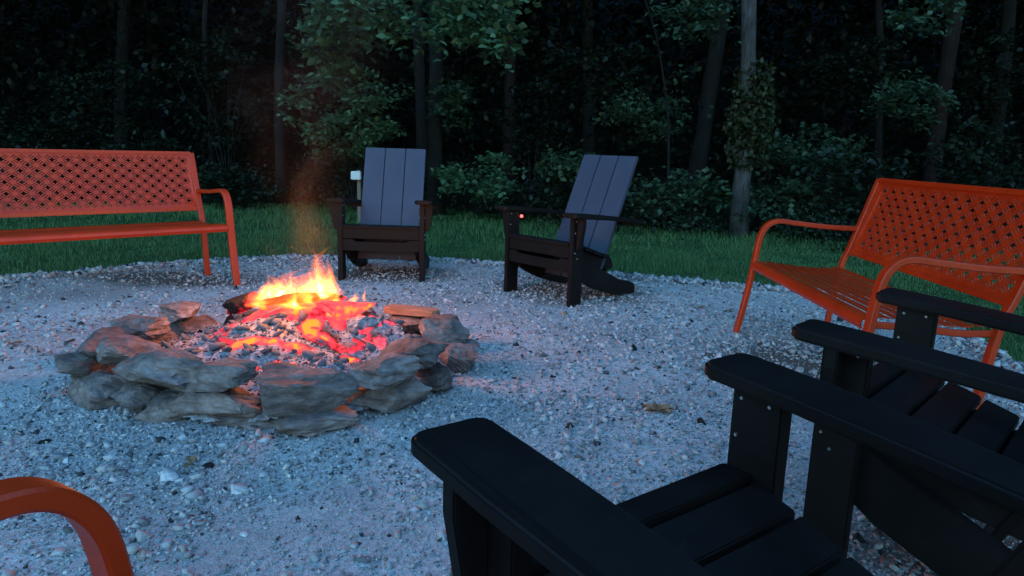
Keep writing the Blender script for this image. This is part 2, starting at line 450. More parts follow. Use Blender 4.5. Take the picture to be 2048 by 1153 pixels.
# icosphere(1) has 42 verts; use an octahedral set for the smallest chips
def octa(n, seed):
    r = np.random.default_rng(seed); out = []
    B = np.array([(1,0,0),(-1,0,0),(0,1,0),(0,-1,0),(0,0,1),(0,0,-1)], float)
    Fo = np.array([(0,2,4),(2,1,4),(1,3,4),(3,0,4),(2,0,5),(1,2,5),(3,1,5),(0,3,5)])
    for k in range(n):
        V = B + r.uniform(-0.35, 0.35, B.shape); V *= np.array([1, r.uniform(0.6, 1), r.uniform(0.4, 0.8)]); out.append((V, Fo))
    return out
def icosa(n, seed):
    r = np.random.default_rng(seed); out = []
    bm = bmesh.new(); bmesh.ops.create_icosphere(bm, subdivisions=1, radius=1.0)
    bm.free()
    p = (1 + 5 ** 0.5) / 2
    B = np.array([(-1,p,0),(1,p,0),(-1,-p,0),(1,-p,0),(0,-1,p),(0,1,p),(0,-1,-p),(0,1,-p),(p,0,-1),(p,0,1),(-p,0,-1),(-p,0,1)], float) / 1.9
    Fo = np.array([(0,11,5),(0,5,1),(0,1,7),(0,7,10),(0,10,11),(1,5,9),(5,11,4),(11,10,2),(10,7,6),(7,1,8),(3,9,4),(3,4,2),(3,2,6),(3,6,8),(3,8,9),(4,9,5),(2,4,11),(6,2,10),(8,6,7),(9,8,1)])
    for k in range(n):
        V = B + r.uniform(-0.22, 0.22, B.shape)
        d = r.normal(size=3); d /= np.linalg.norm(d); s = V @ d; V = V - np.outer(np.maximum(s - 0.4, 0), d)
        V *= np.array([1.1, r.uniform(0.6, 0.95), r.uniform(0.4, 0.75)]); out.append((V, Fo))
    return out
def shards(n, seed):
    r = np.random.default_rng(seed); out = []
    B = np.array([(x, y, z) for x in (-1, 1) for y in (-1, 1) for z in (-1, 1)], float)
    Fo = np.array([(0,1,3),(0,3,2),(4,6,7),(4,7,5),(0,4,5),(0,5,1),(2,3,7),(2,7,6),(0,2,6),(0,6,4),(1,5,7),(1,7,3)])
    for k in range(n):
        V = B + r.uniform(-0.55, 0.55, B.shape)
        for q in range(2):
            d = r.normal(size=3); d /= np.linalg.norm(d); s = V @ d; V = V - np.outer(np.maximum(s - 0.7, 0), d)
        V *= np.array([0.9, r.uniform(0.5, 0.85), r.uniform(0.28, 0.6)]); out.append((V, Fo))
    return out
def rand_rot(n, tilt=0.6):
    a = rng.uniform(0, 2*np.pi, n); b = rng.normal(0, tilt, n); c = rng.normal(0, tilt, n)
    ca, sa, cb, sb, cc, s_c = np.cos(a), np.sin(a), np.cos(b), np.sin(b), np.cos(c), np.sin(c)
    Rz = np.zeros((n,3,3)); Rz[:,0,0]=ca; Rz[:,0,1]=-sa; Rz[:,1,0]=sa; Rz[:,1,1]=ca; Rz[:,2,2]=1
    Rx = np.zeros((n,3,3)); Rx[:,0,0]=1; Rx[:,1,1]=cb; Rx[:,1,2]=-sb; Rx[:,2,1]=sb; Rx[:,2,2]=cb
    Ry = np.zeros((n,3,3)); Ry[:,1,1]=1; Ry[:,0,0]=cc; Ry[:,0,2]=s_c; Ry[:,2,0]=-s_c; Ry[:,2,2]=cc
    return Rz @ Rx @ Ry
def scatter(templates, pos, size, tilt=0.6):
    n = len(pos); which = rng.integers(0, len(templates), n); Rm = rand_rot(n, tilt)
    Vs, Fs, off = [], [], 0
    for k, (V, F) in enumerate(templates):
        idx = np.where(which == k)[0]
        if not len(idx): continue
        W = np.einsum('nij,vj->nvi', Rm[idx], V) * size[idx][:, None, None] + pos[idx][:, None, :]
        Vs.append(W.reshape(-1, 3)); Fs.append((F[None] + (off + np.arange(len(idx)) * len(V))[:, None, None]).reshape(-1, F.shape[1])); off += len(idx) * len(V)
    return np.concatenate(Vs), np.concatenate(Fs)
PIT = (-0.92, 2.84); PIT_R = 0.70
def loose(x, y):   # loose gravel is thicker at the rim, behind the bench and close to the camera
    a = np.arctan2(y - GC[1], x - GC[0]); e = np.hypot(x - GC[0], y - GC[1]) / grav_r(a)
    r = 0.45 + 0.8 * np.clip((e - 0.80) * 5, 0, 1) + 0.6 * np.clip((1.9 - y) * 1.0, 0, 1) + 0.8 * np.exp(-((x - 1.55) ** 2 + (y - 3.7) ** 2) / 0.5)
    return r * np.clip(0.2 + 1.9 * (fbm(x * 1.5, y * 1.5, 31, 4) + 0.38), 0.28, 1.6)
def gravel_points(n, x0, x1, y0, y1):
    x = rng.uniform(x0, x1, n); y = rng.uniform(y0, y1, n)
    ok = in_gravel(x, y, -0.04) & (np.hypot(x - PIT[0], y - PIT[1]) > 0.60) & (np.abs(x) < 0.95 * y + 0.9) & (rng.random(n) < np.clip(loose(x, y), 0.05, 1))
    return x[ok], y[ok]
def chips(name, n, box, s0, s1, templ, sink):
    x, y = gravel_points(n, *box)
    s = s0 * (s1 / s0) ** (rng.random(len(x)) ** 2.2)
    z = 0.004 + ground_h(x, y) + s * sink
    V, F = scatter(templ, np.stack([x, y, z], -1), s)
    return V, F
parts = []
parts.append(chips('a', 110000, (-1.8, 1.9, 0.45, 2.6), 0.0035, 0.010, octa(10, 1), 0.25))
parts.append(chips('b', 40000, (-3.6, 3.4, 2.4, 5.9), 0.006, 0.012, octa(10, 2), 0.25))
parts.append(chips('c', 42000, (-3.6, 3.4, 0.45, 5.9), 0.007, 0.018, shards(24, 3), 0.12))
parts.append(chips('d', 800, (-3.6, 3.4, 0.45, 5.9), 0.015, 0.024, shards(24, 4), 0.05))
# a crisp line of pushed-up stones along the grass edge
na_ = 2600
a = rng.uniform(0.15, 2.7, na_); r = grav_r(a) - np.abs(rng.normal(0, 0.07, na_)) + 0.03
x = GC[0] + r*np.cos(a); y = GC[1] + r*np.sin(a); s = rng.uniform(0.010, 0.026, na_)
parts.append(scatter(shards(20, 6), np.stack([x, y, 0.006 + s * 0.35], -1), s))
Vs, Fs, off = [], [], 0
for V, F in parts: Vs.append(V); Fs.append(F + off); off += len(V)
tag(link('gravel', from_np('gravel', np.concatenate(Vs), np.concatenate(Fs), 3), M['pebble']),
    'loose pale crushed limestone gravel spread around the fire ring', 'gravel', kind='stuff')

# ------------------------------------------------------------------ grass
def blades(n, x0, x1, y0, y1, h0, h1, w):
    x = rng.uniform(x0, x1, n); y = rng.uniform(y0, y1, n)
    ok = (~in_gravel(x, y, 0.0)) & (y < forest_y(x) + 0.8) & (np.abs(x) < 0.85 * y + 1.2)
    x, y = x[ok], y[ok]; n = len(x)
    clump = np.clip(0.5 + 1.9 * (fbm(x * 2.2, y * 2.2, 41, 4) + 0.3), 0.3, 2.6)
    h = rng.uniform(h0, h1, n) * clump; a = rng.uniform(0, 2*np.pi, n); ln = rng.uniform(0.1, 0.8, n) * h; la = rng.uniform(0, 2*np.pi, n)
    dx, dy = np.cos(a) * w, np.sin(a) * w; lx, ly = np.cos(la) * ln, np.sin(la) * ln; z = np.full(n, -0.02)
    V = np.stack([np.stack([x-dx, y-dy, z], -1), np.stack([x+dx, y+dy, z], -1),
                  np.stack([x+lx*0.35+dx*0.7, y+ly*0.35+dy*0.7, z+h*0.6], -1), np.stack([x+lx*0.35-dx*0.7, y+ly*0.35-dy*0.7, z+h*0.6], -1),
                  np.stack([x+lx, y+ly, z+h], -1)], 1).reshape(-1, 3)
    b = np.arange(n)[:, None] * 5
    F = np.concatenate([b + [0, 1, 2], b + [0, 2, 3], b + [3, 2, 4]], 1).reshape(-1, 3)
    return V, F
g1 = blades(70000, -5.5, 4.5, 4.2, 7.2, 0.018, 0.055, 0.0022)
g2 = blades(60000, -10, 8, 6.8, 11.6, 0.02, 0.065, 0.0035)
g3 = blades(24000, 1.9, 3.6, 1.5, 4.4, 0.02, 0.05, 0.002)
Vs, Fs, off = [], [], 0
for V, F in (g1, g2, g3): Vs.append(V); Fs.append(F + off); off += len(V)
tag(link('grass', from_np('grass', np.concatenate(Vs), np.concatenate(Fs), 3), M['grass']),
    'short green lawn grass between the gravel and the woods', 'grass', kind='stuff')

# ------------------------------------------------------------------ fire ring
def ring_stone(seed, W, D, H):
    r = np.random.default_rng(seed)
    bm = bmesh.new(); bmesh.ops.create_cube(bm, size=1.0)
    bmesh.ops.subdivide_edges(bm, edges=bm.edges, cuts=10, use_grid_fill=True)
    V = np.array([v.co[:] for v in bm.verts]) * 2
    # squircle: between box and ball
    nrm = (np.abs(V) ** 7.0).sum(1) ** (1 / 7.0); V = V / nrm[:, None]
    for q in range(11):
        d = r.normal(size=3); d[2] *= 0.75; d /= np.linalg.norm(d); h = r.uniform(0.66, 0.98)
        s = V @ d; V = V - np.outer(np.maximum(s - h, 0), d) * 1.0
    ph = r.uniform(0, 50)
    k = 2.3
    disp = (fbm(V[:, 0] * k + ph, V[:, 1] * k + V[:, 2] * 1.7, seed % 97, 4) + fbm(V[:, 1] * k - ph, V[:, 2] * 2.2 + V[:, 0], seed % 89 + 7, 4)) * 0.13
    disp = disp + 0.07 * fbm(V[:, 0] * 9 + ph, V[:, 1] * 9 + V[:, 2] * 10, seed % 71, 3)
    layer = 0.03 * (seed % 3 == 0) * np.sign(np.sin(V[:, 2] * 9 + ph + V[:, 0] * 1.5)) * (np.abs(V[:, 2]) < 0.8)
    V = V * (1 + disp[:, None]) ; V[:, :2] *= (1 + layer)[:, None]
    V[:, 2] += 0.08 * V[:, 0] * r.normal()
    V *= np.array([W / 2, D / 2, H / 2])
    for v, c in zip(bm.verts, V): v.co = c
    me = from_bm('stone', bm)
    return me
ring = tag(empty('fire_ring', (PIT[0], PIT[1], 0)), 'low round fire ring of stacked rough brown sandstones around the burning embers', 'fire ring')
RING = [  # x, y, z(centre), width, height, depth
 (-1.561, 2.604, 0.150, 0.285, 0.100, 0.20), (-1.390, 2.470, 0.172, 0.22, 0.090, 0.20), (-1.198, 2.336, 0.160, 0.360, 0.115, 0.22),
 (-0.996, 2.265, 0.165, 0.290, 0.085, 0.17), (-0.661, 2.235, 0.130, 0.318, 0.140, 0.20), (-0.448, 2.369, 0.165, 0.235, 0.085, 0.17),
 (-0.366, 2.620, 0.160, 0.280, 0.100, 0.24), (-0.294, 2.980, 0.158, 0.220, 0.085, 0.20), (-1.560, 2.900, 0.150, 0.25, 0.090, 0.20),
 (-1.540, 3.200, 0.150, 0.18, 0.075, 0.14),
 (-1.471, 2.414, 0.050, 0.260, 0.125, 0.20), (-1.279, 2.335, 0.060, 0.185, 0.095, 0.17), (-1.158, 2.265, 0.035, 0.220, 0.080, 0.18),
 (-0.996, 2.267, 0.070, 0.380, 0.105, 0.18), (-0.865, 2.240, 0.018, 0.290, 0.060, 0.18), (-0.641, 2.218, 0.035, 0.280, 0.080, 0.20),
 (-0.427, 2.409, 0.060, 0.290, 0.125, 0.20), (-0.305, 2.650, 0.050, 0.180, 0.100, 0.17), (-0.223, 2.910, 0.060, 0.230, 0.115, 0.17),
 (-1.571, 2.474, 0.105, 0.150, 0.085, 0.15),
 (-1.62, 2.72, 0.05, 0.26, 0.10, 0.20), (-1.63, 3.00, 0.05, 0.26, 0.11, 0.20), (-1.52, 3.26, 0.05, 0.25, 0.10, 0.20), (-1.33, 3.45, 0.05, 0.25, 0.10, 0.18),
 (-1.08, 3.54, 0.05, 0.28, 0.11, 0.18), (-0.80, 3.56, 0.05, 0.26, 0.11, 0.18), (-0.54, 3.48, 0.05, 0.27, 0.11, 0.18),
 (-0.34, 3.25, 0.05, 0.27, 0.11, 0.18), (-0.31, 3.2, 0.13, 0.20, 0.06, 0.17)]
for k, (x, y, z, W, H, D) in enumerate(RING):
    o = link('stone', ring_stone(160 + k, W * 1.0, D * 1.0, H * 1.04), M['rock'], ring)
    o.location = (x - PIT[0], y - PIT[1], z)
    th = math.atan2(y - PIT[1], x - PIT[0]) + math.pi / 2
    th = (th + math.pi/2) % math.pi - math.pi/2
    if abs(math.sin(th)) > 0.8: th *= 0.9
    o.rotation_euler = (random.uniform(-0.10, 0.10), random.uniform(-0.12, 0.12), th + random.uniform(-0.15, 0.15))

# ------------------------------------------------------------------ campfire: ash, coals, flames
fire = tag(empty('campfire', (PIT[0], PIT[1], 0)), 'low campfire of grey ash, glowing red embers and small yellow flames inside the stone ring', 'campfire')
def ash_h(x, y):
    b = 0.055 + 0.02 * fbm(x * 5, y * 5, 61, 3)
    b = b + 0.165 * np.exp(-((x + 0.96) / 0.27) ** 2 - ((y - 3.12) / 0.20) ** 2)
    b = b + 0.085 * np.exp(-((x + 0.58) / 0.17) ** 2 - ((y - 3.05) / 0.15) ** 2)
    b = b + 0.05 * np.exp(-((x + 1.15) / 0.20) ** 2 - ((y - 2.92) / 0.16) ** 2)
    b = b + 0.045 * np.exp(-((x + 0.95) / 0.22) ** 2 - ((y - 2.80) / 0.14) ** 2)
    b = b + 0.045 * np.exp(-((x + 0.70) / 0.10) ** 2 - ((y - 2.60) / 0.10) ** 2)
    return b + 0.022 * fbm(x * 22, y * 22, 62, 3)
GLOW = [(-1.09, 2.80, 0.075, 0.024, 0.85), (-0.99, 2.79, 0.06, 0.022, 0.7), (-0.88, 2.78, 0.06, 0.030, 0.85), (-0.94, 3.03, 0.06, 0.05, 0.8),
        (-0.87, 2.96, 0.045, 0.06, 1.0), (-0.81, 2.90, 0.07, 0.06, 0.75), (-0.66, 2.77, 0.035, 0.035, 0.95), (-0.91, 2.62, 0.07, 0.03, 0.55), (-0.93, 2.67, 0.05, 0.02, 0.5),
        (-1.24, 2.97, 0.06, 0.06, 0.5), (-1.22, 2.87, 0.03, 0.06, 0.45), (-0.66, 3.03, 0.07, 0.06, 0.55), (-0.58, 2.93, 0.06, 0.04, 0.4), (-0.72, 2.86, 0.08, 0.05, 0.5),
        (-1.15, 3.03, 0.12, 0.06, 0.55), (-0.96, 3.07, 0.22, 0.07, 0.6), (-0.74, 3.08, 0.10, 0.08, 0.85), (-0.52, 3.10, 0.06, 0.06, 0.4), (-0.98, 3.15, 0.2, 0.1, 0.8)]
def glow_f(x, y):
    g = 0 * x
    for gx, gy, sx, sy, a_ in GLOW: g = np.maximum(g, 1.0 * a_ * np.exp(-(np.abs((x - gx) / (sx * 1.25)) ** 2 + np.abs((y - gy) / (sy * 1.2)) ** 2) ** 1.3))
    return g
n_ = 200
gx = np.linspace(-0.70, 0.70, n_); GX, GY = np.meshgrid(gx, gx)
wx, wy = GX + PIT[0], GY + PIT[1]
rr_ = np.hypot(GX, GY)
Zz = ash_h(wx, wy) * np.clip((0.72 - rr_) / 0.10, 0.15, 1)
V = np.stack([GX, GY, Zz], -1).reshape(-1, 3); I = np.arange(n_ * n_).reshape(n_, n_)
F = np.stack([I[:-1, :-1], I[:-1, 1:], I[1:, 1:], I[1:, :-1]], -1).reshape(-1, 4)
F = F[(np.hypot(*V[F].mean(1)[:, :2].T) < 0.66)]
me = from_np('ash_bed', V, F, 4)
at = me.attributes.new('glow', 'FLOAT', 'POINT'); at.data.foreach_set('value', glow_f(wx, wy).ravel().astype(np.float32))
link('ash_bed', me, M['ash'], fire, smooth=True)
def chunk_mesh(seed, glow, mat_):
    r = np.random.default_rng(seed)
    V, F = rock_templates(1, 2 if False else 1, (0.25, 0.6), 0.18, seed)[0]
    me = from_np('coal', V, F, 3)
    at = me.attributes.new('glow', 'FLOAT', 'POINT')
    g = glow * np.clip(0.75 - 0.6 * V[:, 2] / max(0.01, V[:, 2].max()), 0, 1.2)
    at.data.foreach_set('value', g.astype(np.float32)); me.materials.append(mat_)
    return me
CH = {lv: [chunk_mesh(300 + 10 * i + j, g, M['char'] if j == 0 else M['coal']) for j in range(4)] for i, (lv, g) in enumerate(((0, 0.0), (1, 0.42), (2, 0.8)))}
cnt = 0
tries = 0
while cnt < 260 and tries < 4000:
    tries += 1
    a_ = random.uniform(0, 2*math.pi); r_ = 0.58 * math.sqrt(random.random())
    x, y = PIT[0] + r_ * math.cos(a_), PIT[1] + r_ * math.sin(a_)
    g = float(glow_f(np.array(x), np.array(y)))
    if g > 0.5 and random.random() < 0.92: continue
    lv = 0 if g < 0.18 else (1 if g < 0.45 else 2)
    if random.random() < 0.35: lv = max(0, lv - 1)
    s = random.choice([0.014, 0.02, 0.026, 0.032, 0.042])
    if y < 2.75: s *= 0.75
    ms = CH[lv]
    o = bpy.data.objects.new('coal', ms[random.choice([0, 1, 2, 3] if y > 3.0 else [1, 2, 3])])
    COL.objects.link(o); o.parent = fire
    o.location = (x - PIT[0], y - PIT[1], float(ash_h(np.array(x), np.array(y))) + s * 0.25)
    o.scale = (s * random.uniform(0.8, 1.7), s, s * random.uniform(0.7, 1.1))
    o.rotation_euler = (random.gauss(0, 0.4), random.gauss(0, 0.4), random.uniform(0, 6.28))
    cnt += 1
# fine ash flakes: nobody could count them
nf = 4500
a_ = rng.uniform(0, 2*np.pi, nf); r_ = 0.62 * np.sqrt(rng.random(nf)); x = PIT[0] + r_*np.cos(a_); y = PIT[1] + r_*np.sin(a_)
s = rng.uniform(0.003, 0.010, nf) * (glow_f(x, y) < 0.35)
V, F = scatter(octa(8, 9), np.stack([x - PIT[0], y - PIT[1], ash_h(x, y) * np.clip((0.72 - r_) / 0.10, 0.15, 1) + s * 0.2], -1), s, 0.5)
me = from_np('ash_flakes', V, F, 3)
o = tag(link('ash_flakes', me, None, fire), kind='stuff')
m = mat('ash_flake', rough=0.95, spec=0.1); g_ = N(m, 'ShaderNodeNewGeometry')
L(m, ramp(m, g_.outputs['Random Per Island'], [(0.0, (0.02, 0.02, 0.02)), (0.3, (0.07, 0.07, 0.073)), (0.7, (0.20, 0.20, 0.215)), (1.0, (0.36, 0.36, 0.38))]), P(m).inputs['Base Color'])
me.materials.append(m)
# logs
def log_mesh(p0, p1, r0, r1, seed, glow, bend=0.02, flat=0.8):
    r = np.random.default_rng(seed); n = 18
    pts = [np.array(p0) + (np.array(p1) - np.array(p0)) * t / (n-1) + np.array([0, 0, bend * math.sin(math.pi * t / (n-1))]) for t in range(n)]
    rad = [r0 + (r1 - r0) * t / (n-1) for t in range(n)]
    rad[0] *= 0.6; rad[-1] *= 0.5
    bm = tube_bm(pts, rad, 14)
    for v in bm.verts:
        c = v.co; k = 1 + 0.35 * float(fbm(np.array(c.x * 30 + seed), np.array(c.y * 30 + c.z * 45), seed, 3))
        t = max(0, min(n-1, int(round((Vector(c) - Vector(p0)).dot(Vector(p1) - Vector(p0)) / (Vector(p1) - Vector(p0)).length_squared * (n-1)))))
        q = Vector(pts[t]); v.co = q + (c - q) * k
    me = from_bm('charred_log', bm)
    at = me.attributes.new('glow', 'FLOAT', 'POINT')
    at.data.foreach_set('value', np.array([glow(*v.co) for v in me.vertices], np.float32))
    return me
def add_log(name, p0, p1, r0, r1, seed, glow, mt, label, cat):
    c = (np.array(p0) + np.array(p1)) / 2; c[2] = min(p0[2], p1[2]) - r0
    me = log_mesh(tuple(np.array(p0) - c), tuple(np.array(p1) - c), r0, r1, seed, glow)
    o = link(name, me, mt, smooth=True); o.location = c
    return tag(o, label, cat)
def brand(name, W, D, H, seed, loc, rot, glow, mt, label, cat):
    me = ring_stone(seed, W, D, H)
    at = me.attributes.new('glow', 'FLOAT', 'POINT'); at.data.foreach_set('value', np.array([glow(*v.co) for v in me.vertices], np.float32))
    o = link(name, me, mt, smooth=False); o.location = loc; o.rotation_euler = rot
    return tag(o, label, cat)
brand('charred_log', 0.36, 0.065, 0.055, 81, (-0.93, 3.05, 0.255), (0.2, -0.11, 0.18), lambda x, y, z: 0.62 if z < -0.005 else 0.12, M['char'], 'black charred log lying across the embers under the yellow flames', 'log')
me = ring_stone(77, 0.27, 0.11, 0.060)
at = me.attributes.new('glow', 'FLOAT', 'POINT'); at.data.foreach_set('value', np.array([0.66 - 1.2 * abs(v.co.x + 0.03) for v in me.vertices], np.float32))
o = link('glowing_log', me, M['coal'], smooth=False); o.location = (-0.745, 3.04, 0.225); o.rotation_euler = (0.35, 0.10, 0.35)
tag(o, 'flat glowing red-orange slab of burnt-through log right of the flames', 'log')
brand('charred_branch', 0.17, 0.07, 0.075, 82, (-1.20, 3.09, 0.215), (0.1, -0.35, 0.3), lambda x, y, z: 0.2 + 0.3 * (x > 0.03), M['char'], 'short black charred branch at the left end of the flames', 'branch')
brand('charred_stub', 0.17, 0.09, 0.09, 83, (-0.65, 3.00, 0.155), (0.1, -0.2, 0.25), lambda x, y, z: 0.45 if z < 0 else 0.1, M['coal'], 'ash-grey burnt log stub on the right shoulder of the ember heap', 'log')
brand('black_brand', 0.15, 0.07, 0.06, 84, (-0.43, 3.06, 0.125), (0, 0.1, 0.3), lambda x, y, z: 0.0, M['char'], 'black charcoal brand against the right inner side of the fire ring', 'log')
bm = prism([(-0.14, -0.03), (-0.10, -0.045), (0.12, -0.035), (0.15, 0.0), (0.11, 0.04), (-0.12, 0.035)], 0, 0.035, 'z', 0.004)
o = link('firewood_slab', from_bm('firewood_slab', bm), M['wood']); o.location = (-0.50, 3.44, 0.108); o.rotation_euler = (0.05, 0.02, -0.18)
tag(o, 'flat split piece of reddish firewood lying on the back right rim of the fire ring', 'firewood')
# flames: closed tongues of glowing gas
def tongue(h, w, d, lean, seed, mt, name, parent, loc):
    n = 14; r = random.Random(seed); ph = r.uniform(0, 6)
    bm = bmesh.new(); rings = []
    for i in range(n):
        t = i / (n-1)
        prof = (math.sin(math.pi * min(1, t * 1.25 + 0.18)) ** 0.8 if t < 0.55 else (1 - t) / 0.45 * math.sin(math.pi * min(1, 0.55 * 1.25 + 0.18)) ** 0.8)
        prof = max(prof, 0.02)
        cx = lean[0] * t * t * h + 0.10 * w * math.sin(5 * t + ph) + 0.12 * w * math.sin(11 * t + ph)
        cy = lean[1] * t * t * h + 0.2 * d * math.cos(4 * t + ph)
        rings.append([bm.verts.new((cx + prof * w / 2 * math.cos(a) * (1 + 0.15 * math.sin(3 * a + 6 * t + ph)), cy + prof * d / 2 * math.sin(a), h * t)) for a in [2*math.pi*j/12 for j in range(12)]])
    for r0, r1 in zip(rings, rings[1:]):
        for j in range(12): bm.faces.new((r0[j], r0[(j+1) % 12], r1[(j+1) % 12], r1[j]))
    bm.faces.new(rings[0][::-1]); bm.faces.new(rings[-1])
    o = link(name, from_bm(name, bm), mt, parent, smooth=True); o.location = loc
    return o
FL = [  # x, y, z, height, width, depth, lean x
 (-0.855, 3.06, 0.27, 0.225, 0.060, 0.05, -0.16), (-0.815, 3.09, 0.27, 0.175, 0.070, 0.05, 0.02), (-0.84, 3.04, 0.25, 0.12, 0.11, 0.06, 0.1),
 (-1.075, 3.05, 0.25, 0.125, 0.040, 0.04, 0.02), (-0.985, 3.07, 0.26, 0.145, 0.035, 0.04, 0.05), (-1.03, 3.06, 0.25, 0.10, 0.09, 0.06, -0.1),
 (-1.11, 3.06, 0.24, 0.10, 0.085, 0.06, 0.15), (-1.00, 3.09, 0.25, 0.10, 0.05, 0.05, -0.2), (-0.95, 3.0, 0.22, 0.12, 0.05, 0.05, 0.1), (-0.89, 3.09, 0.26, 0.14, 0.05, 0.05, -0.2), (-0.93, 3.05, 0.25, 0.085, 0.09, 0.06, 0.1), (-0.89, 3.02, 0.24, 0.09, 0.07, 0.05, -0.1),
 (-1.10, 3.01, 0.22, 0.06, 0.10, 0.05, 0), (-0.97, 3.01, 0.22, 0.055, 0.12, 0.05, 0), (-0.78, 3.04, 0.22, 0.10, 0.06, 0.05, 0.2), (-0.80, 3.00, 0.19, 0.09, 0.05, 0.04, -0.3), (-0.665, 3.10, 0.24, 0.085, 0.018, 0.02, 0.1),
 (-0.71, 3.10, 0.235, 0.05, 0.05, 0.04, 0.2), (-1.06, 3.12, 0.26, 0.09, 0.14, 0.06, 0.0), (-0.90, 3.13, 0.27, 0.09, 0.14, 0.06, 0.0)]
M['flame_veil'] = flame_mat('flame_veil', (1.0, 0.16, 0.015), 0.55)
for k, (x, y, z, h, w, d, ln) in enumerate([(-1.0, 3.07, 0.22, 0.17, 0.26, 0.16, 0.1), (-0.85, 3.08, 0.22, 0.27, 0.20, 0.14, 0.0), (-0.93, 3.06, 0.20, 0.21, 0.34, 0.18, 0.05)]):
    tongue(h, w, d, (ln, 0.05), 40 + k, M['flame_veil'], 'flame', fire, (x - PIT[0], y - PIT[1], z))
for k, (x, y, z, h, w, d, ln) in enumerate(FL):
    f = tongue(h, w, d, (ln, 0.05), k, M['flame'], 'flame', fire, (x - PIT[0], y - PIT[1], z))
    tongue(h * 0.72, w * 0.62, d * 0.6, (ln, 0.05), k, M['flame_mid'], 'bright_flame', f, (0, 0, 0.006))
    if k in (0, 2, 3, 5, 8): tongue(h * 0.36, w * 0.40, d * 0.45, (ln, 0.05), k, M['flame_core'], 'flame_core', f, (0, 0, 0.012))
# smoke: a thin plume rising and drifting over the fire
m = bpy.data.materials.new('thin_smoke'); m.use_nodes = True
t = m.node_tree; t.nodes.clear()
out = t.nodes.new('ShaderNodeOutputMaterial'); pv = t.nodes.new('ShaderNodeVolumePrincipled')
pv.inputs['Color'].default_value = (0.85, 0.85, 0.9, 1); pv.inputs['Anisotropy'].default_value = 0.25
tc = t.nodes.new('ShaderNodeTexCoord'); nn = t.nodes.new('ShaderNodeTexNoise'); nn.inputs['Distortion'].default_value = 1.2; nn.inputs['Scale'].default_value = 2.6; nn.inputs['Detail'].default_value = 3
t.links.new(tc.outputs['Object'], nn.inputs['Vector'])
sx = t.nodes.new('ShaderNodeSeparateXYZ'); t.links.new(tc.outputs['Object'], sx.inputs[0])
def mth(op, a, b=None, c=None):
    n = t.nodes.new('ShaderNodeMath'); n.operation = op
    for i, q in enumerate((a, b, c)):
        if q is None: continue
        if isinstance(q, (int, float)): n.inputs[i].default_value = q
        else: t.links.new(q, n.inputs[i])
    return n.outputs[0]
# plume axis drifts with height, radius grows with height; density falls off from the axis
axx = mth('MULTIPLY', sx.outputs['Z'], 0.05)
rad = mth('MULTIPLY_ADD', sx.outputs['Z'], 0.34, 0.16)
dx_ = mth('DIVIDE', mth('SUBTRACT', sx.outputs['X'], axx), rad); dy_ = mth('DIVIDE', sx.outputs['Y'], rad)
d2 = mth('ADD', mth('MULTIPLY', dx_, dx_), mth('MULTIPLY', dy_, dy_))
fall = mth('MAXIMUM', mth('SUBTRACT', 1.0, d2), 0.0)
nz = mth('MULTIPLY', mth('MAXIMUM', mth('MULTIPLY_ADD', nn.outputs[0], 4.5, -1.9), 0.02), mth('MAXIMUM', mth('MULTIPLY_ADD', sx.outputs['Z'], -0.38, 1.0), 0.0))
fall = mth('MULTIPLY', fall, fall)
dens = mth('MULTIPLY', mth('MULTIPLY', mth('MULTIPLY', fall, 1.0), nz), 0.12)
t.links.new(dens, pv.inputs['Density']); t.links.new(pv.outputs[0], out.inputs['Volume'])
bm = tube_bm([(0.05 * z, 0, z) for z in np.linspace(0, 2.6, 12)], [0.17 + 0.345 * z for z in np.linspace(0, 2.6, 12)], 16)
o = link('smoke', from_bm('smoke', bm), m); o.location = (-0.93, 3.05, 0.36)
tag(o, 'thin drifting smoke rising from the campfire', 'smoke', kind='stuff')

# ------------------------------------------------------------------ orange metal benches
BL = 1.284
def back_point(x, s):   # s = 0 bottom .. 1 top, with a slight hollow
    return (x, -0.268 - 0.101 * s - 0.012 * math.sin(math.pi * s), 0.463 + 0.375 * s)
def bench_back_mesh():
    W, H = BL - 0.03, 0.388
    outer = [Vector((0, 0, 0)), Vector((W, 0, 0)), Vector((W, H, 0)), Vector((0, H, 0))]
    loops = [outer]
    cols, rows_ = 0.086, 0.0346
    a_, b_ = 0.043, 0.0346
    for j in range(-1, 10):
        v = H - (0.054 + rows_ * j)
        x = 0.052 + (0.043 if j % 2 else 0)
        while x < W - 0.045:
            st = []
            for k in range(8):
                an = k * math.pi / 4
                if k % 2 == 0: rx, ry = 0.0215, 0.0172
                else: rx, ry = 0.0100, 0.0080
                st.append(Vector((x + rx * math.cos(an), v + ry * math.sin(an), 0)))
            if 0 <= j < 9: loops.append(st)
            for sx_, sy_ in ((1, 1), (1, -1), (-1, 1), (-1, -1)):
                if (j == -1 and sy_ > 0) or (j == 9 and sy_ < 0): continue
                p = Vector((0.76 * a_ * sx_, 0, 0)); q = Vector((0, 0.76 * b_ * sy_, 0))
                s0 = p.lerp(q, 0.16); s1 = p.lerp(q, 0.84); d = (q - p).normalized(); nn_ = Vector((-d.y, d.x, 0)) * 0.0023
                c = Vector((x, v, 0))
                loops.append([c + s0 - nn_, c + s1 - nn_, c + s1 + nn_, c + s0 + nn_])
            x += cols
    tris = geometry.tessellate_polygon(loops)
    pts = [p for lp in loops for p in lp]
    bm = bmesh.new()
    vs = [bm.verts.new(back_point(-W / 2 + p.x, p.y / H)) for p in pts]
    for tr in tris:
        try: bm.faces.new([vs[i] for i in tr])
        except ValueError: pass
    me = from_bm('back_panel', bm)
    return me
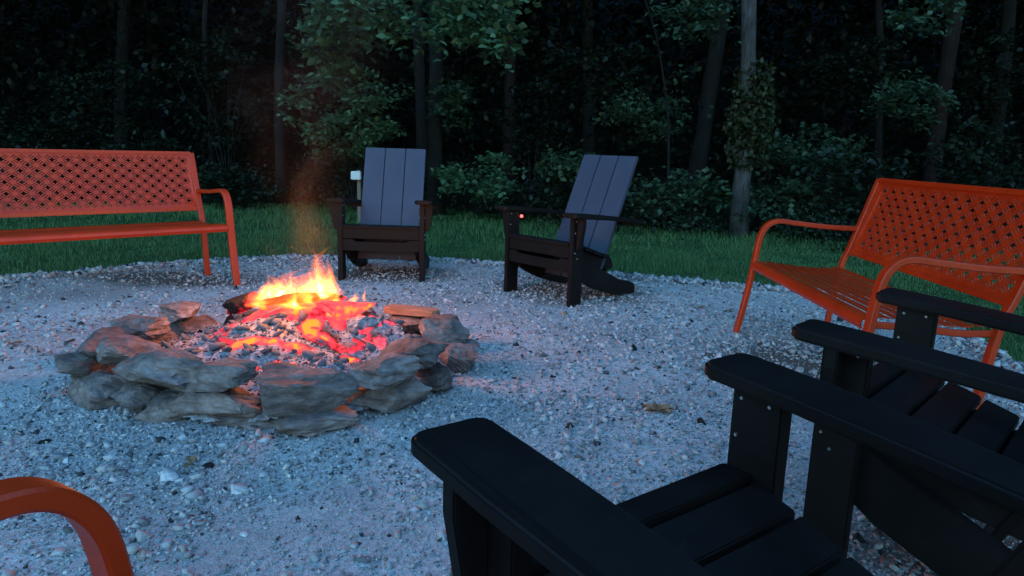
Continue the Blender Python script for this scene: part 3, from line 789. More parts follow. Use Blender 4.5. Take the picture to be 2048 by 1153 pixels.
def make_bench():
    root = empty('park_bench')
    bp = link('back_panel', bench_back_mesh(), M['orange'], root)
    so = bp.modifiers.new('thickness', 'SOLIDIFY'); so.thickness = 0.003; so.offset = 0
    # rolled rims
    for s in (0.0, 1.0):
        c = back_point(0, s)
        bm = prism([(c[1] - 0.011, c[2] - 0.013), (c[1] + 0.013, c[2] - 0.013), (c[1] + 0.010, c[2] + 0.011), (c[1] - 0.014, c[2] + 0.011)], -BL/2 + 0.008, BL/2 - 0.008, 'x', 0.005)
        link('back_rail', from_bm('back_rail', bm), M['orange'], root, smooth=False)
    for s in (-1, 1):
        x = s * (BL / 2 - 0.004)
        # upright and rear leg
        path = smooth_path([(x, -0.189, 0.0), (x, -0.205, 0.2), (x, -0.235, 0.40), (x, -0.270, 0.5), (x, -0.372, 0.838)], 6)
        o = link('rear_leg', from_bm('rear_leg', sweep(path, 0.038, 0.022)), M['orange'], root)
        ctrl = [(x + s*0.012, 0.281, 0.0), (x + s*0.012, 0.245, 0.2), (x + s*0.012, 0.222, 0.36), (x + s*0.012, 0.207, 0.49), (x + s*0.012, 0.190, 0.555), (x + s*0.012, 0.155, 0.596), (x + s*0.012, 0.105, 0.610), (x + s*0.012, 0.02, 0.602), (x + s*0.012, -0.14, 0.588), (x + s*0.012, -0.292, 0.584)]
        arm = link('arm_and_front_leg', from_bm('arm', sweep(smooth_path(ctrl, 6), 0.045, 0.024)), M['orange'], root)
        link('foot_cap', from_bm('foot_cap', prism([(-0.020, -0.012), (0.020, -0.012), (0.020, 0.012), (-0.020, 0.012)], 0, 0.012, 'z', 0.002)), M['black'], arm).location = (x + s*0.012, 0.281, -0.004)
        side = smooth_path([(x - s*0.012, 0.205, 0.372), (x - s*0.012, 0.05, 0.366), (x - s*0.012, -0.10, 0.352), (x - s*0.012, -0.222, 0.356)], 4)
        link('seat_rail', from_bm('seat_rail', sweep(side, 0.018, 0.024)), M['orange'], root)
    # seat: rolled front edge and slats
    prof = [(0.236, 0.355), (0.243, 0.372), (0.238, 0.388), (0.222, 0.397), (0.192, 0.399), (0.192, 0.396), (0.220, 0.393), (0.234, 0.385), (0.238, 0.372), (0.232, 0.356)]
    link('front_slat', from_bm('front_slat', prism(prof, -BL/2 + 0.018, BL/2 - 0.018, 'x', 0)), M['orange'], root, smooth=False)
    ys_ = [0.155, 0.097, 0.039, -0.019, -0.077, -0.135, -0.193]
    zf = lambda y: float(np.interp(y, [-0.25, -0.12, 0.0, 0.12, 0.2], [0.387, 0.374, 0.380, 0.395, 0.400]))
    for y in ys_:
        a0, a1 = y - 0.0215, y + 0.0215
        pr = [(a0, zf(a0) - 0.003), (a1, zf(a1) - 0.003), (a1, zf(a1)), (y, zf(y) + 0.0015), (a0, zf(a0))]
        link('seat_slat', from_bm('seat_slat', prism(pr, -BL/2 + 0.022, BL/2 - 0.022, 'x', 0)), M['orange'], root)
    return root
bench = make_bench()
bench.location = (-2.459 - 0.0075, 4.277 - 0.0073, 0); bench.rotation_euler.z = R(224.2)
tag(bench, 'orange metal bench with pierced diamond back, behind the fire ring on the left', 'bench', 'orange metal benches around the fire')
b2 = copy_tree(bench); b2.location = (1.481, 3.024, 0); b2.rotation_euler.z = R(88.8)
b2['label'] = 'orange metal bench on the right behind the black chair arms, seen from its side'
b3 = copy_tree(bench); b3.location = (0.032, 0.163, 0); b3.rotation_euler.z = R(-31)
b3['label'] = 'orange metal bench of which only one curved arm rises in the near left corner'

# ------------------------------------------------------------------ black adirondack chairs
def make_chair():
    root = empty('adirondack_chair')
    mt = M['black']
    def box(name, x0, x1, y0, y1, z0, z1, parent=root, bev=0.0035, m_=mt):
        return link(name, from_bm(name, prism([(x0, y0), (x1, y0), (x1, y1), (x0, y1)], z0, z1, 'z', bev)), m_, parent)
    for s in (-1, 1):
        lx0, lx1 = s * 0.263, s * 0.298
        leg = box('leg', min(lx0, lx1), max(lx0, lx1), -0.078, 0.020, 0.0, 0.546)
        for (y, z) in ((0.0, 0.525), (-0.055, 0.525), (0.005, 0.455), (0.002, 0.335), (-0.02, 0.30)):
            for side_x, sg in ((lx0, -s), (lx1, s)):
                if z < 0.4 and sg != s: continue
                bm = bmesh.new(); bmesh.ops.create_cone(bm, cap_ends=True, segments=10, radius1=0.0045, radius2=0.003, depth=0.004)
                b = link('bolt', from_bm('bolt', bm), M['bolt'], leg); b.location = (side_x + sg * 0.001, y, z); b.rotation_euler = (0, sg * math.pi/2, 0)
        # bracket under the arm, outboard of the leg
        poly = [(s*0.2985, 0.547), (s*0.352, 0.547), (s*0.352, 0.50), (s*0.335, 0.40), (s*0.325, 0.365), (s*0.312, 0.352), (s*0.2985, 0.35)]
        link('arm_bracket', from_bm('arm_bracket', prism(poly, -0.030, -0.002, 'y', 0.003)), mt, root)
        # arm: broad at the front, rounded corners, tapering and sloping to the back
        xi, xo = 0.235, 0.362
        out_ = []
        def corner(cx, cy, r, a0, a1):
            return [(cx + r * math.cos(a), cy + r * math.sin(a)) for a in np.linspace(a0, a1, 5)]
        out_ += corner(xo - 0.025, 0.076 - 0.025, 0.025, 0, math.pi/2)
        out_ += corner(xi + 0.025, 0.076 - 0.025, 0.025, math.pi/2, math.pi)
        out_ += [(xi, -0.2), (xi + 0.002, -0.42), (xi + 0.012, -0.63)]
        out_ += [(0.322, -0.65), (0.335, -0.5), (0.352, -0.32), (xo, -0.1)]
        bm = prism([(s * a, b) for a, b in (out_ if s > 0 else out_[::-1])], -0.028, 0.0, 'z', 0.006, 3)
        bmesh.ops.subdivide_edges(bm, edges=[e for e in bm.edges if abs(e.verts[0].co.y - e.verts[1].co.y) > 0.15], cuts=2)
        for v in bm.verts: v.co.z += 0.577 - 0.098 * (0.076 - v.co.y) * (0.6 + 0.4 * min(1, (0.076 - v.co.y) / 0.7)) + 0.0
        link('arm', from_bm('arm', bm), mt, root)
        # side rail from the front down to the rear foot
        x0, x1 = (s * 0.226, s * 0.2615)
        rail = [(-0.015, 0.300), (-0.015, 0.215), (-0.12, 0.140), (-0.26, 0.078), (-0.42, 0.030), (-0.56, 0.003), (-0.645, 0.0), (-0.668, 0.012), (-0.672, 0.05), (-0.655, 0.075), (-0.60, 0.098), (-0.545, 0.108), (-0.50, 0.118), (-0.44, 0.142), (-0.36, 0.180), (-0.25, 0.232), (-0.12, 0.290), (-0.03, 0.335)]
        cl = [(-0.02, 0.345), (-0.02, 0.30), (-0.12, 0.270), (-0.28, 0.215), (-0.45, 0.185), (-0.47, 0.20), (-0.45, 0.258), (-0.36, 0.268), (-0.28, 0.288), (-0.20, 0.316), (-0.12, 0.341), (-0.04, 0.362)]
        link('seat_support', from_bm('seat_support', prism(cl, min(s * 0.19, s * 0.222), max(s * 0.19, s * 0.222), 'x', 0.002)), mt, root)
        link('side_rail', from_bm('side_rail', prism(rail, min(x0, x1), max(x0, x1), 'x', 0.003)), mt, root)
    # aprons with a shallow gap between
    box('apron', -0.2615, 0.2615, -0.012, 0.014, 0.300, 0.372)
    poly = [(-0.2615, 0.215), (0.2615, 0.215), (0.2615, 0.294), (0.20, 0.294), (0.17, 0.278), (-0.17, 0.278), (-0.20, 0.294), (-0.2615, 0.294)]
    link('apron', from_bm('apron', prism(poly, -0.012, 0.014, 'y', 0.003)), mt, root)
    # seat slats following a hollow
    zp = lambda y: float(np.interp(y, [-0.45, -0.36, -0.28, -0.20, -0.12, -0.04, 0.03], [0.262, 0.272, 0.294, 0.322, 0.347, 0.368, 0.378]))
    y = 0.030
    for k, w in enumerate([0.066, 0.078, 0.078, 0.078, 0.078]):
        a, b = y, y - w
        hw = 0.262 if k == 0 else 0.268
        if k == 0: hw = 0.2615
        poly = [(a, zp(a)), (b, zp(b)), (b, zp(b) + 0.022), (a, zp(a) + 0.022 if k else zp(a) + 0.020)]
        poly = [(p, q - 0.002) for p, q in poly]
        if k == 0: poly = [(a, 0.374), (b, 0.370), (b, 0.394), (a - 0.008, 0.396), (a, 0.388)]
        else: hw = 0.262
        link('seat_slat', from_bm('seat_slat', prism(poly, -hw, hw, 'x', 0.003)), mt, root)
        y = b - 0.009
    # three back slats, tilted, slightly dished
    dirv = Vector((0, -0.443, 1)).normalized(); Ls = 0.80 / dirv.z
    for k in (-1, 0, 1):
        xc = k * 0.154; w = 0.0745
        bm = prism([(-w, 0), (w, 0), (w, Ls), (-w, Ls)], -0.0215, 0.0, 'z', 0.003)
        o = link('back_slat', from_bm('back_slat', bm), M['slat'], root)
        # local x -> x, local y -> along slat, local z -> facing front
        zv = Vector((1, 0, 0)).cross(dirv)
        o.matrix_local = Matrix(((1, dirv.x, zv.x, xc), (0, dirv.y, zv.y, -0.315), (0, dirv.z, zv.z, 0.105), (0, 0, 0, 1)))
        o.rotation_mode = 'XYZ'
    # back braces behind the slats
    for z_, hw in ((0.50, 0.332), (0.20, 0.226)):
        y_ = -0.315 - 0.443 * (z_ - 0.105) - 0.024
        box('back_brace', -hw, hw, y_ - 0.030, y_ - 0.006, z_ - 0.028, z_ + 0.022)
    return root
ch = make_chair()
GRP = 'black adirondack chairs around the fire'
black_slat = [q for q in ch.children if q.name.startswith('back_slat')][0].data.copy(); black_slat.materials.clear(); black_slat.materials.append(M['black'])
CHAIRS = [(-0.911, 4.814, 180.7, 'black adirondack chair directly behind the fire, facing it squarely'),
          (0.164, 4.380, 133.9, 'black adirondack chair angled toward the fire, between the middle chair and the right bench'),
          (0.200, 1.014, 37.3, 'nearest black adirondack chair, its broad left arm reaching into the bottom of the view'),
          (0.912, 1.716, 47.1, 'black adirondack chair at the right, between the nearest chair and the orange bench')]
for k, (x, y, a_, lab) in enumerate(CHAIRS):
    c = ch if k == 0 else copy_tree(ch)
    c.location = (x, y, 0.0); c.rotation_euler.z = R(a_)
    tag(c, lab, 'chair', GRP)
    if k >= 2:     # alike chairs; near back slats swap to the darker, shaded resin copy
        for q in c.children:
            if q.name.startswith('back_slat'): q.data = black_slat
    if k == 1:     # added glowing bead for a red bright spot of unknown source
        bm = bmesh.new(); bmesh.ops.create_icosphere(bm, subdivisions=2, radius=0.011)
        rm = mat('red_bead_glow', (0.5, 0.05, 0.04), 0.4); P(rm).inputs['Emission Color'].default_value = (1, 0.12, 0.10, 1); P(rm).inputs['Emission Strength'].default_value = 0.13
        rl = link('red_bead', from_bm('red_bead', bm), rm, c, smooth=True); rl.location = (0.256, -0.086, 0.505)
        rl['label'] = 'small added red bead made to glow under the arm'

# ------------------------------------------------------------------ small things on the gravel
def clod(name, x, y, s, seed, mt, label, cat, flat=0.7):
    V, F = rock_templates(1, 2, (flat, flat + 0.1), 0.10, seed)[0]
    if name == 'limestone_lump': V, F = shards(1, seed)[0]
    me = from_np(name, V * s, F, 3)
    o = link(name, me, mt); o.location = (x, y, s * flat * 0.55); o.rotation_euler = (0.2, 0.1, seed)
    return tag(o, label, cat)
clod('charcoal_lump', 0.59, 3.27, 0.030, 71, M['char'], 'black charcoal lump alone on the open gravel right of the fire ring', 'charcoal', 0.8)
clod('charcoal_lump', 0.69, 2.36, 0.020, 72, M['char'], 'small black charcoal lump on the gravel next to the dead leaf', 'charcoal', 0.8)
clod('charcoal_lump', -1.43, 2.03, 0.022, 73, M['char'], 'small black charcoal lump on the gravel left, in front of the stone ring', 'charcoal', 0.5)
clod('charcoal_lump', -0.87, 1.90, 0.022, 74, M['char'], 'flat black charcoal bit on the gravel in front of the middle of the ring', 'charcoal', 0.4)
clod('red_pebble', 0.31, 3.98, 0.022, 75, M['dead_leaf'], 'small reddish-brown pebble beside the front leg of the angled black chair', 'pebble', 0.6)
M['limestone'] = rock_mat('limestone_lump', (0.36, 0.35, 0.34), (0.5, 0.49, 0.48), (0.62, 0.61, 0.6))
def bpt(u, w):    # world place on the ground of the things noted in the survey of the photograph
    f, h, p, r = 1406., .942, R(11.26), R(1.76)
    a, b = u - 1024, w - 576.5; c, s = math.cos(r), math.sin(r)
    x = (c*a + s*b) / f; y = (-s*a + c*b) / f
    d = (x, math.cos(p) - math.sin(p)*y, -math.sin(p) - math.cos(p)*y); t_ = -h / d[2]
    return d[0]*t_, d[1]*t_
for k, (u, w, s, lab) in enumerate([
        (1178, 722, 0.022, 'pale limestone lump on the open gravel left of the black charcoal lump'),
        (1285, 930, 0.020, 'pale limestone lump on the gravel above the seat of the nearest chair'),
        (330, 962, 0.026, 'flat bluish limestone slab on the gravel below the left part of the ring'),
        (478, 985, 0.024, 'squat grey limestone lump on the gravel below the middle of the ring'),
        (390, 868, 0.017, 'rounded pale limestone lump touching the base of the ring at the front'),
        (312, 895, 0.016, 'small white limestone lump just in front of the ring on the left'),
        (15, 1030, 0.030, 'limestone lump on the gravel inside the curve of the near orange arm'),
        (492, 1070, 0.014, 'small flat pale limestone chip on the gravel near the bottom edge'),
        (1075, 815, 0.016, 'pale limestone chip on the gravel beyond the nearest chair arm')]):
    x, y = bpt(u, w)
    clod('limestone_lump', x, y, s, 200 + k, M['limestone'], lab, 'stone', 0.55)
# dead leaf cluster
bm = bmesh.new()
def leaflet(cx, cy, a, l, w, lift):
    ca, sa = math.cos(a), math.sin(a)
    P_ = [(0, 0, 0), (0.3*l, w, lift), (0.7*l, 0.8*w, lift*1.4), (l, 0, lift*0.3), (0.65*l, -0.9*w, lift*1.2), (0.3*l, -w, lift)]
    mid = (0.5*l, 0, 0.002)
    vv = [bm.verts.new((cx + ca*p[0] - sa*p[1], cy + sa*p[0] + ca*p[1], p[2])) for p in P_]
    vm = bm.verts.new((cx + ca*mid[0], cy + sa*mid[0], mid[2]))
    for i in range(6): bm.faces.new((vv[i], vv[(i+1) % 6], vm))
leaflet(0, 0, 0.1, 0.075, 0.020, 0.014); leaflet(0, 0, 2.4, 0.06, 0.016, 0.012); leaflet(0.01, 0, 3.4, 0.055, 0.014, 0.01); leaflet(0.01, -0.005, 5.6, 0.05, 0.013, 0.012); leaflet(0, 0, 1.2, 0.05, 0.014, 0.016)
o = link('dead_leaf', from_bm('dead_leaf', bm), M['dead_leaf']); o.location = (0.54, 2.45, 0.012)
tag(o, 'curled brown dead leaf lying on the gravel between fire ring and chair arms', 'leaf')
for k, (u, w, a) in enumerate([(22, 693, 0.4), (1405, 620, 1.0), (385, 935, 2.0)]):
    bm = bmesh.new(); leaflet(0, 0, 0.1, 0.05, 0.014, 0.008); leaflet(0, 0, 2.6, 0.04, 0.012, 0.008)
    x, y = bpt(u, w)
    o = link('dead_leaf', from_bm('dead_leaf', bm), M['dead_leaf']); o.location = (x, y, 0.012); o.rotation_euler.z = a
    tag(o, ['small dark dead leaf on the gravel at the far left below the orange bench', 'thin dead leaf on the gravel between the angled chair and the right bench', 'dark dead leaf on the gravel in front of the ring beside the limestone slab'][k], 'leaf')

# ------------------------------------------------------------------ marker box on a post at the wood's edge
mk = tag(empty('marker_post', (-1.925, 8.75, 0)), 'small white box on a thin post at the wood edge behind the middle chair', 'marker post')
link('post', from_bm('post', prism([(-0.022, -0.022), (0.022, -0.022), (0.022, 0.022), (-0.022, 0.022)], -0.05, 0.62, 'z', 0.004)), M['post'], mk)
bx = link('box', from_bm('box', prism([(-0.058, -0.04), (0.058, -0.04), (0.058, 0.04), (-0.058, 0.04)], 0.505, 0.607, 'z', 0.008)), M['sign'], mk)
bx.location = (-0.02, -0.07, 0)

# ------------------------------------------------------------------ foliage
LT_V = np.array([(0, 0, 0), (-0.36, 0.38, 0.07), (-0.22, 0.72, 0.05), (0, 1, -0.03), (0.22, 0.72, 0.05), (0.36, 0.38, 0.07), (0, 0.5, 0)], float)
LT_F = np.array([(0, 6, 1), (1, 6, 2), (2, 6, 3), (3, 6, 4), (4, 6, 5), (5, 6, 0)])
QT_V = np.array([(0, 0, 0), (-0.32, 0.5, 0.06), (0, 1, 0), (0.32, 0.5, 0.06)], float)
QT_F = np.array([(0, 2, 1), (0, 3, 2)])
def leaves(pos, size, simple=False, droop=0.45):
    n = len(pos); V0, F0 = (QT_V, QT_F) if simple else (LT_V, LT_F)
    Rm = rand_rot(n, droop)
    W = np.einsum('nij,vj->nvi', Rm, V0) * size[:, None, None] + pos[:, None, :]
    F = (F0[None] + (np.arange(n) * len(V0))[:, None, None]).reshape(-1, 3)
    return W.reshape(-1, 3), F
def spray_points(centers, radii, per, flat=0.28):
    """flattened fans of leaves round each centre"""
    n = len(centers)
    a = rng.uniform(0, 2*np.pi, (n, per)); r = np.sqrt(rng.random((n, per))) * radii[:, None]
    z = rng.normal(0, flat, (n, per)) * radii[:, None] * 0.5 - 0.35 * r * (r / radii[:, None])
    tilt = rng.normal(0, 0.35, (n, 1))
    x = r*np.cos(a); y = r*np.sin(a)
    return np.stack([centers[:, :1] + x, centers[:, 1:2] + y, centers[:, 2:] + z + x * tilt], -1).reshape(-1, 3)
def trunk_mesh(path, radii, sides=12, seed=0):
    bm = tube_bm(path, radii, sides)
    for v in bm.verts:
        k = 0.10 * float(fbm(np.array(v.co.x * 6 + seed), np.array(v.co.z * 2.2 + v.co.y * 6), seed, 3))
        v.co.x += k * radii[0]; v.co.y += k * radii[0] * 0.8
    return from_bm('trunk', bm)
def taper_path(p0, p1, r0, r1, n=14, wob=0.05, flare=1.35, seed=0):
    r = np.random.default_rng(seed); t = np.linspace(0, 1, n)
    p = np.outer(1 - t, p0) + np.outer(t, p1)
    w = np.cumsum(r.normal(0, wob, (n, 2)), 0); w -= np.outer(t, w[-1]); w[0] = 0; p[:, :2] += w * 0.5
    rad = r0 + (r1 - r0) * t; rad[0] *= flare; rad[1] *= 1 + (flare - 1) * 0.3
    return [tuple(q) for q in p], list(rad)
def add_tree(name, base, top, r0, r1, bk, label, crown_z, crown_r, ncl, leafsize, seed, lm='leaf_dark', limbs=5, cat='tree', group=None, extra=None):
    root = tag(empty(name, (base[0], base[1], -0.03)), label, cat, group)
    b = np.array([0, 0, -0.1]); tp = np.array([top[0] - base[0], top[1] - base[1], top[2]])
    path, rad = taper_path(b, tp, r0, r1, seed=seed)
    link('trunk', trunk_mesh(path, rad, 12, seed), M[bk], root, smooth=True)
    r = np.random.default_rng(seed + 5)
    z = r.uniform(crown_z[0], crown_z[1], ncl); a = r.uniform(0, 2*np.pi, ncl); q = np.sqrt(r.random(ncl)) * crown_r
    ctr = np.stack([np.interp(z, [0, tp[2]], [0, tp[0]]) + q*np.cos(a), np.interp(z, [0, tp[2]], [0, tp[1]]) + q*np.sin(a), z], -1)
    bm = bmesh.new()
    for k in range(limbs):
        zz = r.uniform(crown_z[0] * 0.85, crown_z[1] * 0.7); e = ctr[r.integers(0, ncl)]
        s_ = np.array([np.interp(zz, [0, tp[2]], [0, tp[0]]), np.interp(zz, [0, tp[2]], [0, tp[1]]), zz])
        tube_bm([tuple(s_ + (e - s_) * t_ + np.array([0, 0, 0.15 * math.sin(3 * t_)])) for t_ in np.linspace(0, 1, 6)], list(np.linspace(r0 * 0.3, 0.008, 6)), 6, bm)
    link('limbs', from_bm('limbs', bm), M[bk], root, smooth=True)
    pos = spray_points(ctr, r.uniform(0.5, 1.1, ncl) * leafsize * 5, 42)
    V, F = leaves(pos, rng.uniform(0.6, 1.15, len(pos)) * leafsize, True)
    link('crown', from_np('crown', V, F, 3), M[lm], root)
    if extra: extra(root)
    return root
def pxy(u, w, Y):    # point at depth Y seen at survey pixel (u, w)
    f, h, p, r = 1406., .942, R(11.26), R(1.76)
    a, b = u - 1024, w - 576.5; c, s = math.cos(r), math.sin(r)
    x = (c*a + s*b) / f; y = (-s*a + c*b) / f
    d = np.array((x, math.cos(p) - math.sin(p)*y, -math.sin(p) - math.cos(p)*y))
    return np.array((0, 0, h)) + d * (Y / d[1])
def tree_from(u0, w0, u1, w1, Y, dpx, bk, label, seed, name='broadleaf_tree', cz=(4.6, 10), cr=2.4, ncl=150, ls=0.12, Htop=9.0, lm='woods', extra=None):
    a = pxy(u0, w0, Y); b = pxy(u1, w1, Y); d = (b - a) / (b[2] - a[2]); base = a - d * a[2]; top = a + d * (Htop - a[2])
    r0 = dpx / 2 * np.linalg.norm(a) / 1406.
    return add_tree(name, base, top, r0 * 1.05, r0 * 0.6, bk, label, cz, cr, ncl, ls, seed, lm, extra=extra)
G_T = 'trees of the wood'
def ivy(root):
    n = 3400
    z = np.clip(rng.normal(1.36, 0.26, n), 0.82, 1.95); a = rng.uniform(0, 2*np.pi, n); r = 0.13 + np.abs(rng.normal(0, 0.055, n)) * (0.6 + 0.8 * (fbm(z * 3, a * 1.2, 5) + 0.5))
    pos = np.stack([r*np.cos(a) + 0.02, r*np.sin(a), z + 0.03], -1)
    V, F = leaves(pos, rng.uniform(0.045, 0.08, n), False, 0.9)
    link('ivy', from_np('ivy', V, F, 3), M['leaf_ivy'], root)
T = [
 (1478, 470, 1491, 0, 8.4, 28, 'bark_pale', 'pale grey trunk with a collar of ivy, standing at the lawn edge on the right', ivy),
 (876, 425, 872, 170, 9.9, 27, 'bark', 'grey-brown trunk rising right behind the middle chair', None),
 (848, 400, 845, 140, 11.4, 22, 'bark', 'darker trunk standing just left of and behind the grey-brown one', None),
 (567, 390, 560, 100, 10.8, 18, 'bark', 'thin dark trunk beyond the smoke, left of the middle chair', None),
 (1388, 330, 1446, 0, 12.5, 30, 'bark', 'leaning trunk deep in the wood left of the pale ivy trunk', None),
 (1014, 380, 1018, 150, 12.8, 22, 'bark_red', 'reddish trunk in the dark between the two far chairs', None),
 (1752, 350, 1760, 0, 12.0, 13, 'bark', 'slim dark trunk above the right bench near its left corner', None),
 (1872, 330, 1922, 0, 10.8, 26, 'bark_red', 'reddish leaning trunk high above the right bench', None),
 (420, 370, 417, 140, 11.8, 10, 'bark', 'very thin trunk right above the arm of the left bench', None),
 (240, 330, 250, 0, 13.5, 22, 'bark', 'dim trunk in the dark above the middle of the left bench', None),
 (1180, 330, 1172, 0, 14.5, 24, 'bark', 'dim trunk deep in the wood above the angled chair', None),
 (1990, 330, 2010, 0, 12.0, 22, 'bark', 'dim trunk in the dark at the far right above the bench', None)]
for k, (u0, w0, u1, w1, Y_, dp, bk, lab, ex) in enumerate(T):
    tr_ = tree_from(u0, w0, u1, w1, Y_, dp, bk, lab, 500 + k, extra=ex)
    tr_['group'] = G_T
# bent sapling
pts = [pxy(u, w, 8.9) for u, w in ((1338, 400), (1337, 330), (1336, 230), (1326, 150), (1312, 70), (1290, 0), (1262, -80))]
base = pts[0].copy(); base[2] = -0.03
root = tag(empty('sapling', tuple(base)), 'thin bent sapling stem left of the pale ivy trunk', 'sapling')
path = [(0, 0, 0)] + [tuple(p - base) for p in pts[1:]]
link('stem', from_bm('stem', tube_bm(smooth_path(path, 5), list(np.linspace(0.020, 0.008, (len(path)-1)*5+1)), 7)), M['bark'], root, smooth=True)
pos = spray_points(np.array([p - base + np.array([0.25, 0, 0.05]) for p in pts[2:]] + [pts[-1] - base + np.array([0.5, 0.1, 0.1])]), np.full(6, 0.33), 30)
V, F = leaves(pos, rng.uniform(0.05, 0.09, len(pos))); link('leaves', from_np('leaves', V, F, 3), M['leaf'], root)

def bush(name, ctrs, radii, base, label, cat, lm='leaf', ls=(0.05, 0.09), per=60, group=None, stems=True, droop=0.45):
    """a shrub or low branch: fans of leaves at given world places, with stems running to them from the base"""
    base = np.array(base, float)
    root = tag(empty(name, tuple(base)), label, cat, group)
    C_ = np.array(ctrs) - base
    pos = spray_points(C_, np.array(radii), per)
    V, F = leaves(pos, rng.uniform(ls[0], ls[1], len(pos)), False, droop)
    link('leaves', from_np('leaves', V, F, 3), M[lm], root)
    if stems:
        bm = bmesh.new()
        for k, c in enumerate(C_):
            if k % 4: continue
            mid = c * np.array([0.35, 0.35, 0.6])
            tube_bm([(0, 0, 0), tuple(mid * 0.5), tuple(mid), tuple(c * 0.8), tuple(c)], [0.010, 0.008, 0.006, 0.004, 0.002], 5, bm)
        link('stems', from_bm('stems', bm), M['twig'], root, smooth=True)
    return root
def cloud(u0, u1, w0, w1, Y, n, dy=0.5, rr=(0.15, 0.35), seed=0):
    r = np.random.default_rng(seed); out_, rad_ = [], []
    for k in range(n):
        while True:
            a, b = r.uniform(-1, 1, 2)
            if a*a + b*b < 1: break
        out_.append(pxy((u0+u1)/2 + a*(u1-u0)/2, (w0+w1)/2 + b*(w1-w0)/2, Y + r.uniform(-dy, dy))); rad_.append(r.uniform(*rr))
    return out_, rad_
# overhanging bright bough top centre, hanging from a tree at the wood's edge
c1_, r1_ = cloud(600, 1060, -60, 75, 7.8, 60, 0.7, (0.14, 0.32), 1)
c2_, r2_ = cloud(590, 740, 10, 110, 7.9, 18, 0.4, (0.12, 0.26), 2)
c3_, r3_ = cloud(930, 1040, 30, 110, 7.7, 14, 0.4, (0.12, 0.24), 3)
c4_, r4_ = cloud(630, 720, 130, 160, 8.0, 6, 0.3, (0.10, 0.20), 4)
tb = pxy(820, -700, 9.3)
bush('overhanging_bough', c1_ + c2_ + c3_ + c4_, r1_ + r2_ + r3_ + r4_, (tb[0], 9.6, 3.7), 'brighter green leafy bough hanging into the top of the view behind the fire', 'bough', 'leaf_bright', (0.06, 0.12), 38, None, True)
B_ = [  # u0,u1,w0,w1,Y,n, label, leaf
 (885, 935, 160, 275, 9.5, 12, 'pale leafy twigs clinging to the right side of the grey-brown trunk', 'leaf'),
 (585, 780, 120, 310, 9.4, 44, 'broad leafy understory shrub seen through the smoke', 'leaf_bright'),
 (620, 720, 300, 380, 9.4, 12, 'low leafy shrub just left of the white marker box', 'leaf_dark'),
 (885, 1030, 295, 400, 9.3, 24, 'leafy shrub filling the gap between the two far chairs', 'leaf_bright'),
 (1090, 1170, 300, 350, 8.9, 12, 'small shrub left of the top of the angled chair back', 'leaf'),
 (1080, 1280, 350, 450, 9.1, 24, 'low shrub behind the angled chair', 'leaf_dark'),
 (1260, 1460, 330, 460, 8.9, 34, 'dense shrub between the angled chair and the pale ivy trunk', 'leaf'),
 (1490, 1640, 340, 460, 8.6, 30, 'shrub just right of the pale ivy trunk above the lawn', 'leaf'),
 (1540, 1700, 255, 330, 9.2, 20, 'arching shrub at head height right of the pale ivy trunk', 'leaf'),
 (1620, 1790, 290, 440, 8.4, 26, 'shrub behind the left corner of the right bench', 'leaf_dark'),
 (1760, 1880, 130, 260, 9.4, 16, 'dim leafy branches above the left part of the right bench', 'leaf'),
 (1860, 2060, 240, 380, 9.0, 24, 'dark shrub behind the right end of the right bench', 'leaf_dark'),
 (1100, 1290, 70, 190, 10.2, 26, 'dim leafy boughs high above the angled chair', 'leaf_dark'),
 (1230, 1350, 160, 290, 9.8, 20, 'dim leafy boughs around the bent sapling', 'leaf'),
 (1330, 1480, -30, 60, 8.4, 14, 'feathery leaves hanging at the top beside the pale ivy trunk', 'leaf'),
 (1800, 1920, 0, 50, 9.0, 9, 'few pale leaves hanging at the top near the reddish leaning trunk', 'leaf'),
 (80, 330, 100, 260, 11.0, 26, 'dim foliage above the middle of the left bench', 'leaf_dark'),
 (330, 540, 60, 300, 11.0, 30, 'dim foliage above the right end of the left bench', 'leaf_dark'),
 (400, 560, 330, 420, 10.2, 22, 'low bush right of the left bench at the lawn edge', 'leaf_dark'),
 (-60, 150, 200, 320, 10.5, 20, 'dim bush behind the left end of the left bench', 'leaf_dark'),
 (150, 420, 270, 340, 10.8, 24, 'dim low bush behind the top rail of the left bench', 'leaf_dark'),
 (1010, 1120, 150, 300, 11.2, 16, 'dim young tree foliage in the dark between the far chairs', 'leaf_dark'),
 (1640, 1800, 60, 200, 11.0, 20, 'dim foliage high between the pale trunk and the slim dark trunk', 'leaf_dark'),
 (1900, 2080, 60, 220, 11.0, 20, 'dim foliage high at the far right', 'leaf_dark')]
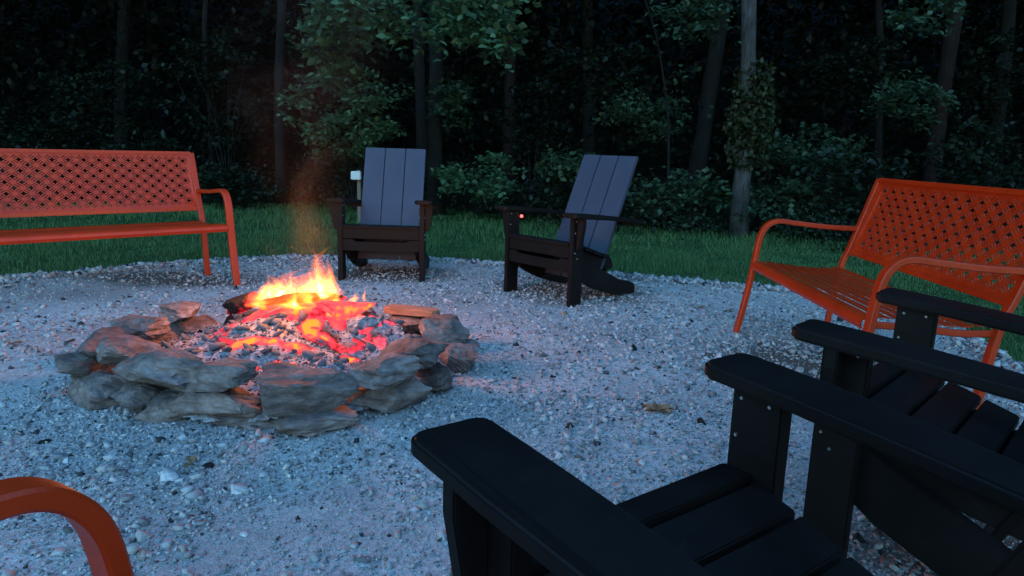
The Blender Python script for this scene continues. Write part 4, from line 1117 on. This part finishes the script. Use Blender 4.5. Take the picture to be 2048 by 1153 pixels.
for k, (u0, u1, w0, w1, Y_, n, lab, lm) in enumerate(B_):
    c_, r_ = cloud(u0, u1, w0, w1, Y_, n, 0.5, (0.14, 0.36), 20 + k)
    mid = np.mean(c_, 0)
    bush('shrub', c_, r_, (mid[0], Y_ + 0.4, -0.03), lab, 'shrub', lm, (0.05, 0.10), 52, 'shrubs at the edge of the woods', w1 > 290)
# weeds and low undergrowth along the wood's edge: one mass
n = 520
x = rng.uniform(-11, 9, n); y = forest_y(x) + rng.uniform(-0.25, 2.2, n); hgt = 0.08 + 0.35 * rng.random(n) * np.clip((y - forest_y(x)) + 0.4, 0, 1.2)
pos = spray_points(np.stack([x, y, hgt], -1), rng.uniform(0.15, 0.35, n), 60, 0.8)
V, F = leaves(pos, rng.uniform(0.03, 0.07, len(pos)), True, 0.7)
tag(link('undergrowth', from_np('undergrowth', V, F, 3), M['leaf_dark']), 'low tangled undergrowth along the edge of the woods', 'undergrowth', kind='stuff')
# the wood beyond: one mass of foliage reaching back, canopy above
def mass(n, x0, x1, y0, y1, z0, z1, s0, s1):
    x = rng.uniform(x0, x1, n); y = rng.uniform(y0, y1, n); z = z0 + (z1 - z0) * rng.random(n)
    return np.stack([x, y, z], -1), rng.uniform(s0, s1, n)
pts, sz = [], []
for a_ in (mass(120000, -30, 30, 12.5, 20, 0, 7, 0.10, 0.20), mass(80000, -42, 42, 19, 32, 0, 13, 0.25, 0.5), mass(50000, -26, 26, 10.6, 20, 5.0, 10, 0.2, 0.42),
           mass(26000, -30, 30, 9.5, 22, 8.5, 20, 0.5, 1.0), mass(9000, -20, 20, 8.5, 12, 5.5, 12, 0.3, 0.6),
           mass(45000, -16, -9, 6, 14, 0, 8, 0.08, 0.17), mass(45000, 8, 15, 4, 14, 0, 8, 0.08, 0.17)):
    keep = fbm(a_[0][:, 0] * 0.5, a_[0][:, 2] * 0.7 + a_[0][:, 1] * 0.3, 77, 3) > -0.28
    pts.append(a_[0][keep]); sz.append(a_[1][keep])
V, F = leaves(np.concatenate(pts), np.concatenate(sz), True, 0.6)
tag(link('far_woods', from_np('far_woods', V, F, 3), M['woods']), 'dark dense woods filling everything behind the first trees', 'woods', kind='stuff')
